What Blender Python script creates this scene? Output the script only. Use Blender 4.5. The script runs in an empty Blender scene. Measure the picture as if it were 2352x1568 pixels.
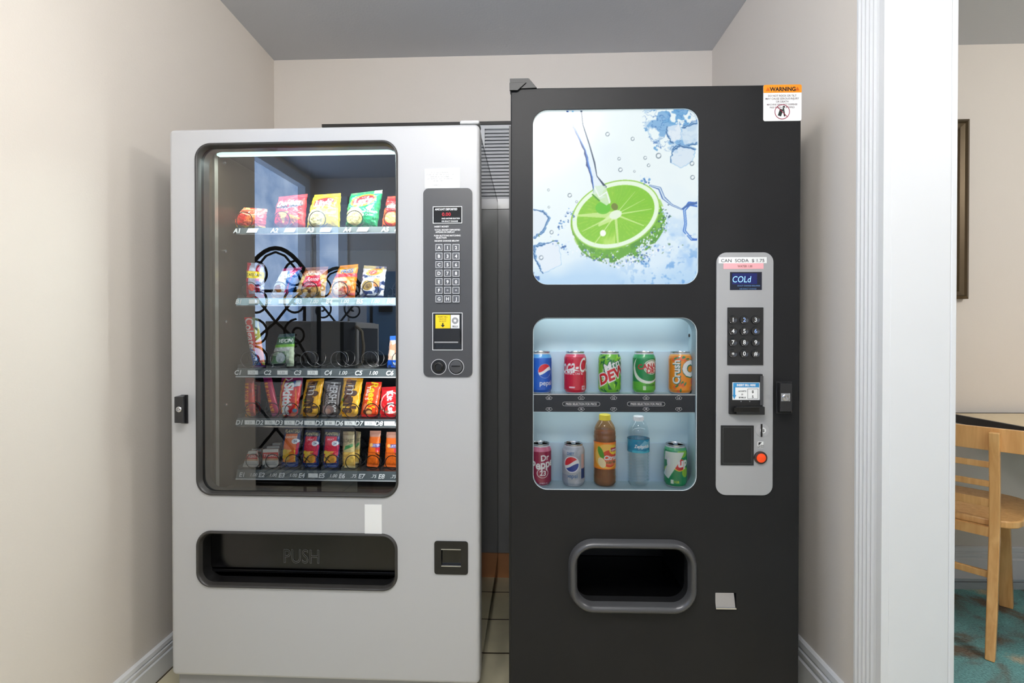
import bpy, math, random
import numpy as np
from math import pi, sin, cos, tan, radians
from mathutils import Matrix, Vector
from mathutils.geometry import tessellate_polygon

random.seed(7)
rng = np.random.default_rng(7)
SC = bpy.context.scene
COL = SC.collection

# ------------------------------------------------------------------ camera
F, W, H = 1100.0, 2352.0, 1568.0
EYE = 1.155
YAW, TILT, PCY = 0.01455, 0.0075, 776.25
cam_d = bpy.data.cameras.new('camera')
cam = bpy.data.objects.new('camera', cam_d)
COL.objects.link(cam)
cam_d.sensor_width = 36.0
cam_d.lens = F / W * 36.0
cam_d.shift_y = (PCY - H / 2) / W
cam_d.clip_start = 0.02
cam.location = (0, 0, EYE)
cam.rotation_euler = (pi / 2 - TILT, 0, YAW)
SC.camera = cam
CAMR = Matrix.Rotation(YAW, 3, 'Z') @ Matrix.Rotation(pi / 2 - TILT, 3, 'X')

# ------------------------------------------------------------------ world, lamps, exposure
SC.view_settings.view_transform = 'Standard'
SC.view_settings.look = 'None'
SC.view_settings.exposure = 0.0
SC.view_settings.gamma = 1.0
SC.view_settings.use_curve_mapping = False
wd = bpy.data.worlds.new('world'); SC.world = wd; wd.use_nodes = True
wd.node_tree.nodes['Background'].inputs[0].default_value = (0.75, 0.86, 1.0, 1)
wd.node_tree.nodes['Background'].inputs[1].default_value = 1.0
SC.cycles.use_denoising = True
SC.cycles.max_bounces = 6
SC.cycles.diffuse_bounces = 3
SC.cycles.glossy_bounces = 3
SC.cycles.use_adaptive_sampling = True
SC.cycles.adaptive_threshold = 0.07
SC.cycles.transparent_max_bounces = 10
SC.cycles.sample_clamp_indirect = 4.0
SC.cycles.caustics_reflective = False
SC.cycles.caustics_refractive = False

def area(name, loc, rot, sx, sy, power, color=(1, 1, 1)):
    l = bpy.data.lights.new(name, 'AREA'); l.shape = 'RECTANGLE'; l.size = sx; l.size_y = sy
    l.energy = power; l.color = color
    o = bpy.data.objects.new(name, l); COL.objects.link(o)
    o.location = loc; o.rotation_euler = rot
    return o
CEIL = 2.525
LAMPS = [(-0.42, 0.22, 25), (-0.07, 0.08, 26), (0.17, 0.30, 25), (2.5, 0.4, 52)]   # glowing globes on stems; middle and dining ones added for extra light
LAMP_R = 0.11
# added fill light behind the camera, set before an unseen window
area('rear_fill_light', (0.2, -1.16, 1.5), (pi / 2, 0, 0), 2.3, 1.1, 5, (0.95, 0.98, 1.0))

# ------------------------------------------------------------------ materials
def lin(c):
    c = np.asarray(c, dtype=float) / 255.0
    return np.where(c <= 0.04045, c / 12.92, ((c + 0.055) / 1.055) ** 2.4)
MATS = {}
def mat(name, rgb=(128, 128, 128), rough=0.5, metal=0.0, emit=None, estr=1.0, coat=0.0, spec=0.5, noise=None, bump=None):
    if name in MATS: return MATS[name]
    m = bpy.data.materials.new(name); m.use_nodes = True
    nt = m.node_tree; b = nt.nodes['Principled BSDF']
    c = tuple(lin(rgb)) + (1,)
    b.inputs['Base Color'].default_value = c
    b.inputs['Roughness'].default_value = rough
    b.inputs['Metallic'].default_value = metal
    b.inputs['Coat Weight'].default_value = coat
    b.inputs['Specular IOR Level'].default_value = spec
    if emit is not None:
        b.inputs['Emission Color'].default_value = tuple(lin(emit)) + (1,)
        b.inputs['Emission Strength'].default_value = estr
    tc = nt.nodes.new('ShaderNodeTexCoord')
    if noise:   # (scale, amount)
        n = nt.nodes.new('ShaderNodeTexNoise'); n.inputs['Scale'].default_value = noise[0]; n.inputs['Detail'].default_value = 4
        r = nt.nodes.new('ShaderNodeMix'); r.data_type = 'RGBA'
        nt.links.new(tc.outputs['Object'], n.inputs['Vector'])
        r.inputs['A'].default_value = tuple(x * (1 - noise[1]) for x in c[:3]) + (1,)
        r.inputs['B'].default_value = tuple(min(1, x * (1 + noise[1])) for x in c[:3]) + (1,)
        nt.links.new(n.outputs['Fac'], r.inputs['Factor'])
        nt.links.new(r.outputs['Result'], b.inputs['Base Color'])
    if bump:    # (scale, strength, distance)
        n = nt.nodes.new('ShaderNodeTexNoise'); n.inputs['Scale'].default_value = bump[0]; n.inputs['Detail'].default_value = 5
        bp = nt.nodes.new('ShaderNodeBump'); bp.inputs['Strength'].default_value = bump[1]; bp.inputs['Distance'].default_value = bump[2]
        nt.links.new(tc.outputs['Object'], n.inputs['Vector'])
        nt.links.new(n.outputs['Fac'], bp.inputs['Height']); nt.links.new(bp.outputs['Normal'], b.inputs['Normal'])
    MATS[name] = m
    return m

def paint_mat(name, rough=0.35, coat=0.3, emission=0.0):
    m = bpy.data.materials.new(name); m.use_nodes = True
    nt = m.node_tree; b = nt.nodes['Principled BSDF']
    a = nt.nodes.new('ShaderNodeVertexColor'); a.layer_name = 'Col'
    if emission:
        b.inputs['Base Color'].default_value = (0.02, 0.02, 0.02, 1)
        nt.links.new(a.outputs['Color'], b.inputs['Emission Color'])
        b.inputs['Emission Strength'].default_value = emission
    else:
        nt.links.new(a.outputs['Color'], b.inputs['Base Color'])
    b.inputs['Roughness'].default_value = rough
    b.inputs['Coat Weight'].default_value = coat
    b.inputs['Coat Roughness'].default_value = 0.15
    MATS[name] = m
    return m

def glass_mat(name, tint=(1, 1, 1), ior=1.5, boost=0.0):
    m = bpy.data.materials.new(name); m.use_nodes = True
    nt = m.node_tree
    for n in list(nt.nodes): nt.nodes.remove(n)
    o = nt.nodes.new('ShaderNodeOutputMaterial')
    t = nt.nodes.new('ShaderNodeBsdfTransparent'); t.inputs[0].default_value = tuple(tint) + (1,)
    g = nt.nodes.new('ShaderNodeBsdfGlossy'); g.inputs['Roughness'].default_value = 0.0
    f = nt.nodes.new('ShaderNodeFresnel'); f.inputs['IOR'].default_value = ior
    ad = nt.nodes.new('ShaderNodeMath'); ad.operation = 'ADD'; ad.inputs[1].default_value = boost
    x = nt.nodes.new('ShaderNodeMixShader')
    nt.links.new(f.outputs[0], ad.inputs[0]); nt.links.new(ad.outputs[0], x.inputs[0])
    nt.links.new(t.outputs[0], x.inputs[1]); nt.links.new(g.outputs[0], x.inputs[2]); nt.links.new(x.outputs[0], o.inputs[0])
    MATS[name] = m
    return m

# ------------------------------------------------------------------ mesh builder
_tc = {}
def text_tris(s, bold=0.0, shear=0.0):
    """triangles of a word, centred, cap height about 0.73 for size 1"""
    k = (s, bold, shear)
    if k in _tc: return _tc[k]
    cu = bpy.data.curves.new('t', 'FONT'); cu.body = s; cu.size = 1.0; cu.offset = bold; cu.shear = shear
    cu.resolution_u = 3; cu.align_x = 'CENTER'
    ob = bpy.data.objects.new('t', cu); COL.objects.link(ob)
    dg = bpy.context.evaluated_depsgraph_get(); dg.update()
    me = ob.evaluated_get(dg).to_mesh()
    me.calc_loop_triangles()
    v = np.array([(q.co.x, q.co.y) for q in me.vertices]).reshape(-1, 2)
    t = np.array([tuple(q.vertices) for q in me.loop_triangles], dtype=int).reshape(-1, 3)
    if len(v): v = v - np.array([(v[:, 0].min() + v[:, 0].max()) / 2, 0.35])
    ob.evaluated_get(dg).to_mesh_clear()
    bpy.data.objects.remove(ob); bpy.data.curves.remove(cu)
    _tc[k] = (v, t)
    return _tc[k]

class MB:
    def __init__(s): s.v = []; s.f = []; s.m = []; s.mats = []; s.smooth = True
    def mi(s, m):
        if m is None: m = s.mats[0] if s.mats else MATS['plain']
        if m not in s.mats: s.mats.append(m)
        return s.mats.index(m)
    def add(s, vs, fs, m=None):
        o = len(s.v); k = s.mi(m)
        s.v += [tuple(x) for x in vs]
        for f in fs: s.f.append(tuple(i + o for i in f)); s.m.append(k)
        return s
    def box(s, x0, x1, y0, y1, z0, z1, m=None):
        v = [(x, y, z) for z in (z0, z1) for y in (y0, y1) for x in (x0, x1)]
        return s.add(v, [(0, 2, 3, 1), (4, 5, 7, 6), (0, 1, 5, 4), (2, 6, 7, 3), (0, 4, 6, 2), (1, 3, 7, 5)], m)
    def plate(s, outer, holes, y0, y1, m=None, back=True):
        """outline in x,z with holes, faces at y0 (front, looking to -y) and y1"""
        loops = [outer] + list(holes)
        flat = [p for l in loops for p in l]
        tr = tessellate_polygon([[Vector((p[0], p[1], 0)) for p in l] for l in loops])
        n = len(flat)
        v = [(p[0], y0, p[1]) for p in flat] + [(p[0], y1, p[1]) for p in flat]
        f = []
        for t in tr:
            a, b, c = [Vector(flat[i]) for i in t]
            ccw = (b - a).x * (c - a).y - (b - a).y * (c - a).x > 0
            t = tuple(t) if ccw else (t[0], t[2], t[1])
            f.append(t)
            if back: f.append((t[2] + n, t[1] + n, t[0] + n))
        o = 0
        for li, l in enumerate(loops):
            A = sum(l[i][0] * l[(i + 1) % len(l)][1] - l[(i + 1) % len(l)][0] * l[i][1] for i in range(len(l)))
            rev = (A < 0) != (li > 0)
            for i in range(len(l)):
                a, b = o + i, o + (i + 1) % len(l)
                q = (a, a + n, b + n, b)
                f.append(q[::-1] if rev else q)
            o += len(l)
        return s.add(v, f, m)
    def panel(s, fn, holes, y0, y1, r, m=None, K=5):
        """sheet-metal door: flat face with holes, rolled outer edge of radius r; fn(inset) gives the outline"""
        s.flat = getattr(s, 'flat', set())
        loops = [fn(r)] + list(holes); flat = [p for l in loops for p in l]
        tr = tessellate_polygon([[Vector((p[0], p[1], 0)) for p in l] for l in loops])
        f0 = len(s.f); f = []
        for t in tr:
            a, b, c = [Vector(flat[i]) for i in t]
            f.append(tuple(t) if (b - a).x * (c - a).y - (b - a).y * (c - a).x > 0 else (t[0], t[2], t[1]))
        s.add([(p[0], y0, p[1]) for p in flat], f, m); s.flat |= set(range(f0, f0 + len(f)))
        for l in holes:
            n = len(l); s.add([(p[0], y0, p[1]) for p in l] + [(p[0], y1, p[1]) for p in l], [(i, i + n, (i + 1) % n + n, (i + 1) % n) for i in range(n)], m)
        vs = []; n = len(fn(0))
        for k in range(K + 1):
            a = pi / 2 * k / K
            vs += [(x, y0 + r * (1 - cos(a)), z) for x, z in fn(r * (1 - sin(a)))]
        vs += [(x, y1, z) for x, z in fn(0)]
        s.add(vs, [(k * n + i, (k + 1) * n + i, (k + 1) * n + (i + 1) % n, k * n + (i + 1) % n) for k in range(K + 1) for i in range(n)], m)
        return s
    def tube(s, pts, r, m=None, n=8, closed=False, caps=True):
        pts = [Vector(p) for p in pts]; N = len(pts); vs = []; prev = None
        for i, p in enumerate(pts):
            if closed: d = pts[(i + 1) % N] - pts[i - 1]
            else: d = pts[min(i + 1, N - 1)] - pts[max(i - 1, 0)]
            if d.length < 1e-9: d = Vector((0, 0, 1))
            d.normalize()
            if prev is None: u = d.orthogonal().normalized()
            else:
                u = prev - d * prev.dot(d)
                u = u.normalized() if u.length > 1e-6 else d.orthogonal().normalized()
            prev = u; w = d.cross(u)
            rr = r[i] if isinstance(r, (list, tuple)) else r
            for k in range(n):
                a = 2 * pi * k / n
                vs.append(p + u * (rr * cos(a)) + w * (rr * sin(a)))
        fs = []
        for i in range(N if closed else N - 1):
            j = (i + 1) % N
            for k in range(n):
                l = (k + 1) % n
                fs.append((i * n + k, i * n + l, j * n + l, j * n + k))
        if caps and not closed:
            fs.append(tuple(range(n))[::-1]); fs.append(tuple((N - 1) * n + k for k in range(n)))
        return s.add(vs, fs, m)
    def lathe(s, prof, c=(0, 0, 0), axis='z', n=32, m=None):
        """prof: (radius, height) pairs. axis y: height runs towards -y"""
        vs = []
        for r, h in prof:
            for k in range(n):
                a = 2 * pi * k / n
                if axis == 'z': vs.append((c[0] + r * cos(a), c[1] + r * sin(a), c[2] + h))
                else: vs.append((c[0] + r * cos(a), c[1] - h, c[2] + r * sin(a)))
        fs = []
        for i in range(len(prof) - 1):
            for k in range(n):
                l = (k + 1) % n
                fs.append((i * n + k, i * n + l, (i + 1) * n + l, (i + 1) * n + k))
        if prof[0][0] > 1e-6: fs.append(tuple(range(n))[::-1])
        if prof[-1][0] > 1e-6: fs.append(tuple((len(prof) - 1) * n + k for k in range(n)))
        return s.add(vs, fs, m)
    def ring(s, loop_out, loop_in, y, depth, m=None, r=0.5):
        """a rounded moulding between two outlines of equal count; front crest at y"""
        n = len(loop_out); vs = []; K = 7
        for k in range(K):
            t = k / (K - 1); yy = y + depth * (1 - sin(pi * t) ** 0.6)
            for a, b in zip(loop_out, loop_in):
                vs.append((a[0] + (b[0] - a[0]) * t, yy, a[1] + (b[1] - a[1]) * t))
        fs = []
        for k in range(K - 1):
            for i in range(n):
                j = (i + 1) % n
                fs.append((k * n + i, k * n + j, (k + 1) * n + j, (k + 1) * n + i))
        return s.add(vs, fs, m)
    def text(s, t, x, z, size, y, m=None, bold=0.02, shear=0.0, sx=1.0, rot=0.0):
        v, tr = text_tris(t, bold, shear)
        if not len(v): return s
        v = v * size * np.array([sx, 1.0]); c, sn = cos(rot), sin(rot)
        P = [(x + a * c - b * sn, y, z + a * sn + b * c) for a, b in v]
        fs = []
        for q in tr:
            a, b, d = v[q[0]], v[q[1]], v[q[2]]
            cr = (b[0] - a[0]) * (d[1] - a[1]) - (b[1] - a[1]) * (d[0] - a[0])
            fs.append(tuple(q) if cr > 0 else (q[0], q[2], q[1]))
        return s.add(P, fs, m)
    def quad(s, x0, x1, z0, z1, y, m=None):
        return s.add([(x0, y, z0), (x1, y, z0), (x1, y, z1), (x0, y, z1)], [(0, 1, 2, 3)], m)
    def build(s, name, m=None, parent=None, bevel=None, sharp=35):
        if not s.mats: s.mats = [m or MATS['plain']]
        elif m is not None and MATS['plain'] in s.mats: s.mats[s.mats.index(MATS['plain'])] = m
        me = bpy.data.meshes.new(name)
        me.from_pydata(s.v, [], s.f)
        for x in s.mats: me.materials.append(x)
        me.polygons.foreach_set('material_index', s.m)
        fl = getattr(s, 'flat', set())
        me.polygons.foreach_set('use_smooth', [i not in fl for i in range(len(s.f))])
        me.update()
        me.set_sharp_from_angle(angle=radians(sharp))
        o = bpy.data.objects.new(name, me); COL.objects.link(o)
        if parent: o.parent = parent
        if bevel:
            b = o.modifiers.new('bevel', 'BEVEL'); b.width = bevel; b.segments = 3; b.limit_method = 'ANGLE'; b.angle_limit = radians(50)
            b.harden_normals = True
        return o
MATS['plain'] = mat('plain')

def rrect(x0, x1, z0, z1, r, n=8):
    """rounded rectangle, counter-clockwise in x,z"""
    p = []
    for cx, cz, a0 in ((x1 - r, z0 + r, -pi / 2), (x1 - r, z1 - r, 0), (x0 + r, z1 - r, pi / 2), (x0 + r, z0 + r, pi)):
        for k in range(n + 1):
            a = a0 + pi / 2 * k / n
            p.append((cx + r * cos(a), cz + r * sin(a)))
    return p

def tag(o, label=None, cat=None, group=None, kind=None):
    if label: o['label'] = label
    if cat: o['category'] = cat
    if group: o['group'] = group
    if kind: o['kind'] = kind
    return o
def empty(name, M):
    o = bpy.data.objects.new(name, None); COL.objects.link(o)
    o.empty_display_size = 0.05
    o.matrix_world = M if isinstance(M, Matrix) else Matrix.Translation(M)
    return o

# ------------------------------------------------------------------ camera rays to places on real planes
def ray(px, py):
    return CAMR @ Vector(((px - W / 2) / F, (PCY - py) / F, -1.0))
class Frame:
    """a machine's own axes: origin on its face at floor level, x along the face, y into it"""
    def __init__(s, x, y, rot):
        s.M = Matrix.Translation((x, y, 0)) @ Matrix.Rotation(rot, 4, 'Z'); s.I = s.M.inverted()
    def at(s, px, py, yl=0.0):
        o = s.I @ Vector((0, 0, EYE)); d = s.I.to_3x3() @ ray(px, py)
        t = (yl - o.y) / d.y; p = o + d * t
        return p.x, p.z
    def rect(s, x0, y0, x1, y1, yl=0.0):
        """pixel corners -> x0,x1,z0,z1 (mean of the edges)"""
        a = s.at(x0, y0, yl); b = s.at(x1, y0, yl); c = s.at(x1, y1, yl); d = s.at(x0, y1, yl)
        return (a[0] + d[0]) / 2, (b[0] + c[0]) / 2, (c[1] + d[1]) / 2, (a[1] + b[1]) / 2

# ------------------------------------------------------------------ painter (prints on packs and cans)
def fbm(h, w, base, oct=4, seed=0):
    g = np.random.default_rng(seed); out = np.zeros((h, w)); amp = 1.0; tot = 0
    for k in range(oct):
        n = base * 2 ** k
        ny = max(2, int(n * h / max(w, h))) + 2; nx = max(2, int(n * w / max(w, h))) + 2
        r = g.random((ny, nx))
        yy = np.linspace(0, ny - 1.001, h); xx = np.linspace(0, nx - 1.001, w)
        y0 = yy.astype(int); x0 = xx.astype(int); fy = (yy - y0)[:, None]; fx = (xx - x0)[None]
        fy = fy * fy * (3 - 2 * fy); fx = fx * fx * (3 - 2 * fx)
        a = r[y0][:, x0]; b = r[y0][:, x0 + 1]; c = r[y0 + 1][:, x0]; d = r[y0 + 1][:, x0 + 1]
        out += amp * ((a * (1 - fx) + b * fx) * (1 - fy) + (c * (1 - fx) + d * fx) * fy)
        tot += amp; amp *= 0.5
    return out / tot

class Canvas:
    """x in 0..asp, y in 0..1, y up"""
    def __init__(s, asp, h=140, ss=2, bg=(255, 255, 255)):
        s.asp = asp; s.h = h * ss; s.w = max(4, int(h * asp) * ss); s.ss = ss
        s.a = np.zeros((s.h, s.w, 3)); s.a[:] = bg
        s.Y, s.X = np.meshgrid((np.arange(s.h) + .5) / s.h, (np.arange(s.w) + .5) / s.w * asp, indexing='ij')
    def fill(s, mask, c, al=1.0):
        al = (mask * al)[..., None]; s.a = s.a * (1 - al) + np.array(c, float) * al; return s
    def rect(s, x0, y0, x1, y1, c, al=1.0):
        return s.fill(((s.X > x0) & (s.X < x1) & (s.Y > y0) & (s.Y < y1)).astype(float), c, al)
    def ell(s, cx, cy, rx, ry, c, rot=0, al=1.0, inner=0.0):
        dx, dy = s.X - cx, s.Y - cy; u = dx * cos(rot) + dy * sin(rot); v = -dx * sin(rot) + dy * cos(rot)
        d = np.sqrt((u / rx) ** 2 + (v / ry) ** 2)
        return s.fill(((d < 1) & (d >= inner)).astype(float), c, al)
    def poly(s, pts, c, al=1.0):
        ins = np.zeros(s.X.shape, bool); n = len(pts)
        for i in range(n):
            x0, y0 = pts[i]; x1, y1 = pts[(i + 1) % n]
            if y0 == y1: continue
            cr = ((y0 > s.Y) != (y1 > s.Y)) & (s.X < (x1 - x0) * (s.Y - y0) / (y1 - y0) + x0)
            ins ^= cr
        return s.fill(ins.astype(float), c, al)
    def line(s, pts, w, c, al=1.0):
        m = np.zeros(s.X.shape)
        for i in range(len(pts) - 1):
            (x0, y0), (x1, y1) = pts[i][:2], pts[i + 1][:2]
            wa = w if not isinstance(w, (list, tuple)) else w[i]
            wb = w if not isinstance(w, (list, tuple)) else w[i + 1]
            dx, dy = x1 - x0, y1 - y0; L = dx * dx + dy * dy + 1e-12
            t = np.clip(((s.X - x0) * dx + (s.Y - y0) * dy) / L, 0, 1)
            m = np.maximum(m, (np.hypot(s.X - x0 - t * dx, s.Y - y0 - t * dy) < (wa + (wb - wa) * t) / 2).astype(float))
        return s.fill(m, c, al)
    def text(s, t, x, y, size, c, rot=0.0, shear=0.0, bold=0.02, sx=1.0, al=1.0):
        v, tr = text_tris(t, bold, shear)
        if not len(v): return s
        v = v * size * np.array([sx, 1.0]); cc, sn = cos(rot), sin(rot)
        ln = np.ptp(v[:, 0]); lim = .84 if abs(rot) > 1 else s.asp * .9
        if ln > lim: v[:, 0] *= lim / ln
        P = np.stack([(x + v[:, 0] * cc - v[:, 1] * sn) / s.asp * s.w, (y + v[:, 0] * sn + v[:, 1] * cc) * s.h], 1)
        m = np.zeros((s.h, s.w), bool)
        for q in tr:
            a, b, d = P[q[0]], P[q[1]], P[q[2]]
            x0 = max(0, int(min(a[0], b[0], d[0]))); x1 = min(s.w, int(max(a[0], b[0], d[0])) + 2)
            y0 = max(0, int(min(a[1], b[1], d[1]))); y1 = min(s.h, int(max(a[1], b[1], d[1])) + 2)
            if x0 >= x1 or y0 >= y1: continue
            gx = np.arange(x0, x1)[None] + .5; gy = np.arange(y0, y1)[:, None] + .5
            def e(p, r): return (r[0] - p[0]) * (gy - p[1]) - (r[1] - p[1]) * (gx - p[0])
            e0, e1, e2 = e(a, b), e(b, d), e(d, a)
            m[y0:y1, x0:x1] |= ((e0 >= 0) & (e1 >= 0) & (e2 >= 0)) | ((e0 <= 0) & (e1 <= 0) & (e2 <= 0))
        return s.fill(m.astype(float), c, al)
    def speck(s, cols, n, r, box=None, seed=1):
        g = random.Random(seed); x0, y0, x1, y1 = box or (0, 0, s.asp, 1)
        for _ in range(n):
            s.ell(g.uniform(x0, x1), g.uniform(y0, y1), r * g.uniform(.5, 1.3), r * g.uniform(.5, 1.3), g.choice(cols), rot=g.uniform(0, 3))
        return s
    def out(s):
        a = s.a.reshape(s.h // s.ss, s.ss, s.w // s.ss, s.ss, 3).mean((1, 3))
        return np.clip(a, 0, 255)
def sample(img, U, V):
    """bilinear, U,V in 0..1, V up; linear rgb out"""
    h, w, _ = img.shape
    x = np.clip(U * w - .5, 0, w - 1.001); y = np.clip(V * h - .5, 0, h - 1.001)
    x0 = x.astype(int); y0 = y.astype(int); fx = (x - x0)[..., None]; fy = (y - y0)[..., None]
    c = img[y0, x0] * (1 - fx) * (1 - fy) + img[y0, np.minimum(x0 + 1, w - 1)] * fx * (1 - fy) + img[np.minimum(y0 + 1, h - 1), x0] * (1 - fx) * fy + img[np.minimum(y0 + 1, h - 1), np.minimum(x0 + 1, w - 1)] * fx * fy
    return lin(c)
def grid_mesh(name, P, C, m, wrap=False, parent=None, extra=None):
    """P: (nv,nu,3) points, C: (nv,nu,3) linear colour"""
    nv, nu, _ = P.shape
    i, j = np.meshgrid(np.arange(nv - 1), np.arange(nu if wrap else nu - 1), indexing='ij')
    j2 = (j + 1) % nu
    q = np.stack([i * nu + j, i * nu + j2, (i + 1) * nu + j2, (i + 1) * nu + j], -1).reshape(-1, 4)
    V = P.reshape(-1, 3); Cc = C.reshape(-1, 3)
    if extra is not None:
        q = np.concatenate([q, np.asarray(extra[1]) + len(V)]); V = np.concatenate([V, extra[0]]); Cc = np.concatenate([Cc, extra[2]])
    me = bpy.data.meshes.new(name)
    me.vertices.add(len(V)); me.vertices.foreach_set('co', V.astype(np.float32).ravel())
    me.loops.add(q.size); me.loops.foreach_set('vertex_index', q.astype(np.int32).ravel())
    me.polygons.add(len(q)); me.polygons.foreach_set('loop_start', (np.arange(len(q)) * 4).astype(np.int32))
    me.polygons.foreach_set('use_smooth', np.ones(len(q), bool))
    me.update(calc_edges=True)
    at = me.color_attributes.new('Col', 'FLOAT_COLOR', 'POINT')
    at.data.foreach_set('color', np.concatenate([Cc, np.ones((len(Cc), 1))], 1).astype(np.float32).ravel())
    me.materials.append(m)
    o = bpy.data.objects.new(name, me); COL.objects.link(o)
    if parent: o.parent = parent
    return o
# ------------------------------------------------------------------ the room
M_wall = mat('wall_paint', (227, 219, 210), 0.75, bump=(260, 0.35, 0.0016))
M_ceil = mat('ceiling_paint', (208, 210, 214), 0.85, bump=(120, 0.3, 0.002))
M_white = mat('white_trim', (232, 233, 234), 0.4)
M_black = mat('black_plastic', (16, 16, 17), 0.35)
M_blackg = mat('black_gloss', (10, 10, 11), 0.12)
M_chrome = mat('chrome', (200, 200, 202), 0.2, 0.9)

def tile_mat(name, c1, c2, grout, size, ox, oy, rough):
    m = bpy.data.materials.new(name); m.use_nodes = True
    nt = m.node_tree; b = nt.nodes['Principled BSDF']
    tc = nt.nodes.new('ShaderNodeTexCoord'); mp = nt.nodes.new('ShaderNodeMapping')
    mp.inputs['Location'].default_value = (ox, oy, 0)
    br = nt.nodes.new('ShaderNodeTexBrick'); br.offset = 0.0; br.squash = 1.0
    br.inputs['Scale'].default_value = 1.0; br.inputs['Brick Width'].default_value = size; br.inputs['Row Height'].default_value = size
    br.inputs['Mortar Size'].default_value = 0.0035; br.inputs['Mortar Smooth'].default_value = 0.2
    br.inputs['Color1'].default_value = tuple(lin(c1)) + (1,); br.inputs['Color2'].default_value = tuple(lin(c2)) + (1,)
    br.inputs['Mortar'].default_value = tuple(lin(grout)) + (1,)
    n = nt.nodes.new('ShaderNodeTexNoise'); n.inputs['Scale'].default_value = 14
    mx = nt.nodes.new('ShaderNodeMix'); mx.data_type = 'RGBA'; mx.blend_type = 'MULTIPLY'; mx.inputs['Factor'].default_value = 0.25
    nt.links.new(tc.outputs['Object'], mp.inputs[0]); nt.links.new(mp.outputs[0], br.inputs[0]); nt.links.new(tc.outputs['Object'], n.inputs[0])
    nt.links.new(br.outputs[0], mx.inputs['A']); nt.links.new(n.outputs['Fac'], mx.inputs['B']); nt.links.new(mx.outputs['Result'], b.inputs['Base Color'])
    b.inputs['Roughness'].default_value = rough
    bp = nt.nodes.new('ShaderNodeBump'); bp.inputs['Strength'].default_value = 0.4; bp.inputs['Distance'].default_value = 0.003; bp.invert = True
    nt.links.new(br.outputs['Fac'], bp.inputs['Height']); nt.links.new(bp.outputs[0], b.inputs['Normal'])
    return m
M_tile = tile_mat('cream_tile', (240, 230, 196), (234, 224, 186), (62, 48, 30), 0.2055, -0.03, -(1.933 % 0.2055), 0.3)
M_tile2 = tile_mat('blue_grey_tile', (178, 196, 206), (186, 202, 210), (50, 54, 60), 0.33, 0.1, 0.05, 0.25)

XF, YR = -1.96, -1.25      # far left wall, wall behind the camera
def struct(name, b, m=None, bevel=None):
    o = b.build(name, m, bevel=bevel); o['kind'] = 'structure'; return o
XL, XR = -1.225, 0.932
LEND = 0.78
struct('floor', MB().box(XF - .1, 1.02, YR - .1, 2.6, -0.06, 0.0), M_tile)
struct('floor', MB().box(1.02, 4.3, YR - .1, 2.6, -0.06, 0.0), M_tile2)
struct('ceiling', MB().box(XF - .1, 4.3, YR - .1, 2.6, CEIL, CEIL + 0.06), M_ceil)
struct('wall_left', MB().box(XL - 0.12, XL, LEND, 2.41, 0, CEIL), M_wall)
o = struct('wall_back', MB().box(-1.4, 4.4, 0, 0.1, 0, CEIL), M_wall)
o.location = (0, 2.358, 0); o.rotation_euler = (0, 0, -0.024)
struct('wall_right', MB().box(XR, 1.083, 1.2325, 2.335, 0, CEIL), M_wall)
wf = MB(); wf.plate([(YR, 0), (LEND + .12, 0), (LEND + .12, CEIL), (YR, CEIL)], [[(-1.08, .95), (.03, .95), (.03, 2.42), (-1.08, 2.42)]], 0, .1)
o = struct('wall_far_left', wf, M_wall); o.rotation_euler = (0, 0, pi / 2); o.location = (XF, 0, 0)
struct('wall_front_left', MB().box(XF, XL - 0.12, LEND, LEND + 0.12, 0, CEIL), M_wall)
struct('wall_far_right', MB().box(4.2, 4.3, YR, 2.3, 0, CEIL), M_wall)
# wall behind the camera with its reflected window and an added fill window
wb = MB()
wb.plate([(XF - .1, 0), (4.2, 0), (4.2, CEIL), (XF - .1, CEIL)], [[(-1.95, 0.9), (-1.71, 0.9), (-1.71, 2.3), (-1.95, 2.3)], [(-0.95, 0.95), (1.35, 0.95), (1.35, 2.1), (-0.95, 2.1)]], YR - .1, YR)
struct('wall_rear', wb, M_wall)
def daylight_mat(name, st):
    m = bpy.data.materials.new(name); m.use_nodes = True; nt = m.node_tree
    b = nt.nodes['Principled BSDF']; b.inputs['Base Color'].default_value = (0, 0, 0, 1)
    tc = nt.nodes.new('ShaderNodeTexCoord'); n = nt.nodes.new('ShaderNodeTexNoise'); n.inputs['Scale'].default_value = 5; n.inputs['Detail'].default_value = 8
    r = nt.nodes.new('ShaderNodeValToRGB')
    r.color_ramp.elements[0].position = 0.3; r.color_ramp.elements[0].color = (0.20, 0.34, 0.62, 1)
    r.color_ramp.elements[1].position = 0.7; r.color_ramp.elements[1].color = (0.55, 0.70, 0.95, 1)
    nt.links.new(tc.outputs['Object'], n.inputs[0]); nt.links.new(n.outputs[0], r.inputs[0]); nt.links.new(r.outputs[0], b.inputs['Emission Color'])
    b.inputs['Emission Strength'].default_value = st
    return m
M_day = daylight_mat('daylight_view', 6.5); M_dim = daylight_mat('fill_view', 1.0)  # the weaker glow is for the added fill window
def rc4(x0, x1, z0, z1): return [(x0, z0), (x1, z0), (x1, z1), (x0, z1)]
def window(name, x0, x1, z0, z1, M, nx, pane=None):
    """frame built in its own x,z plane, room side towards +y, then set into the wall"""
    w = MB(); w.plate(rc4(x0 - .06, x1 + .06, z0 - .04, z1 + .06), [rc4(x0 + .02, x1 - .02, z0 + .02, z1 - .02)], -.06, .02, M_white)
    for k in range(1, nx): xx = x0 + (x1 - x0) * k / nx; w.box(xx - .022, xx + .022, -.04, .0, z0, z1, M_white)
    f = struct(name, w); f.matrix_world = M
    MB().box(x0 + .01, x1 - .01, -.052, -.045, z0 + .01, z1 - .01).build('window_pane', pane or M_day, f)
    return f
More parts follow.
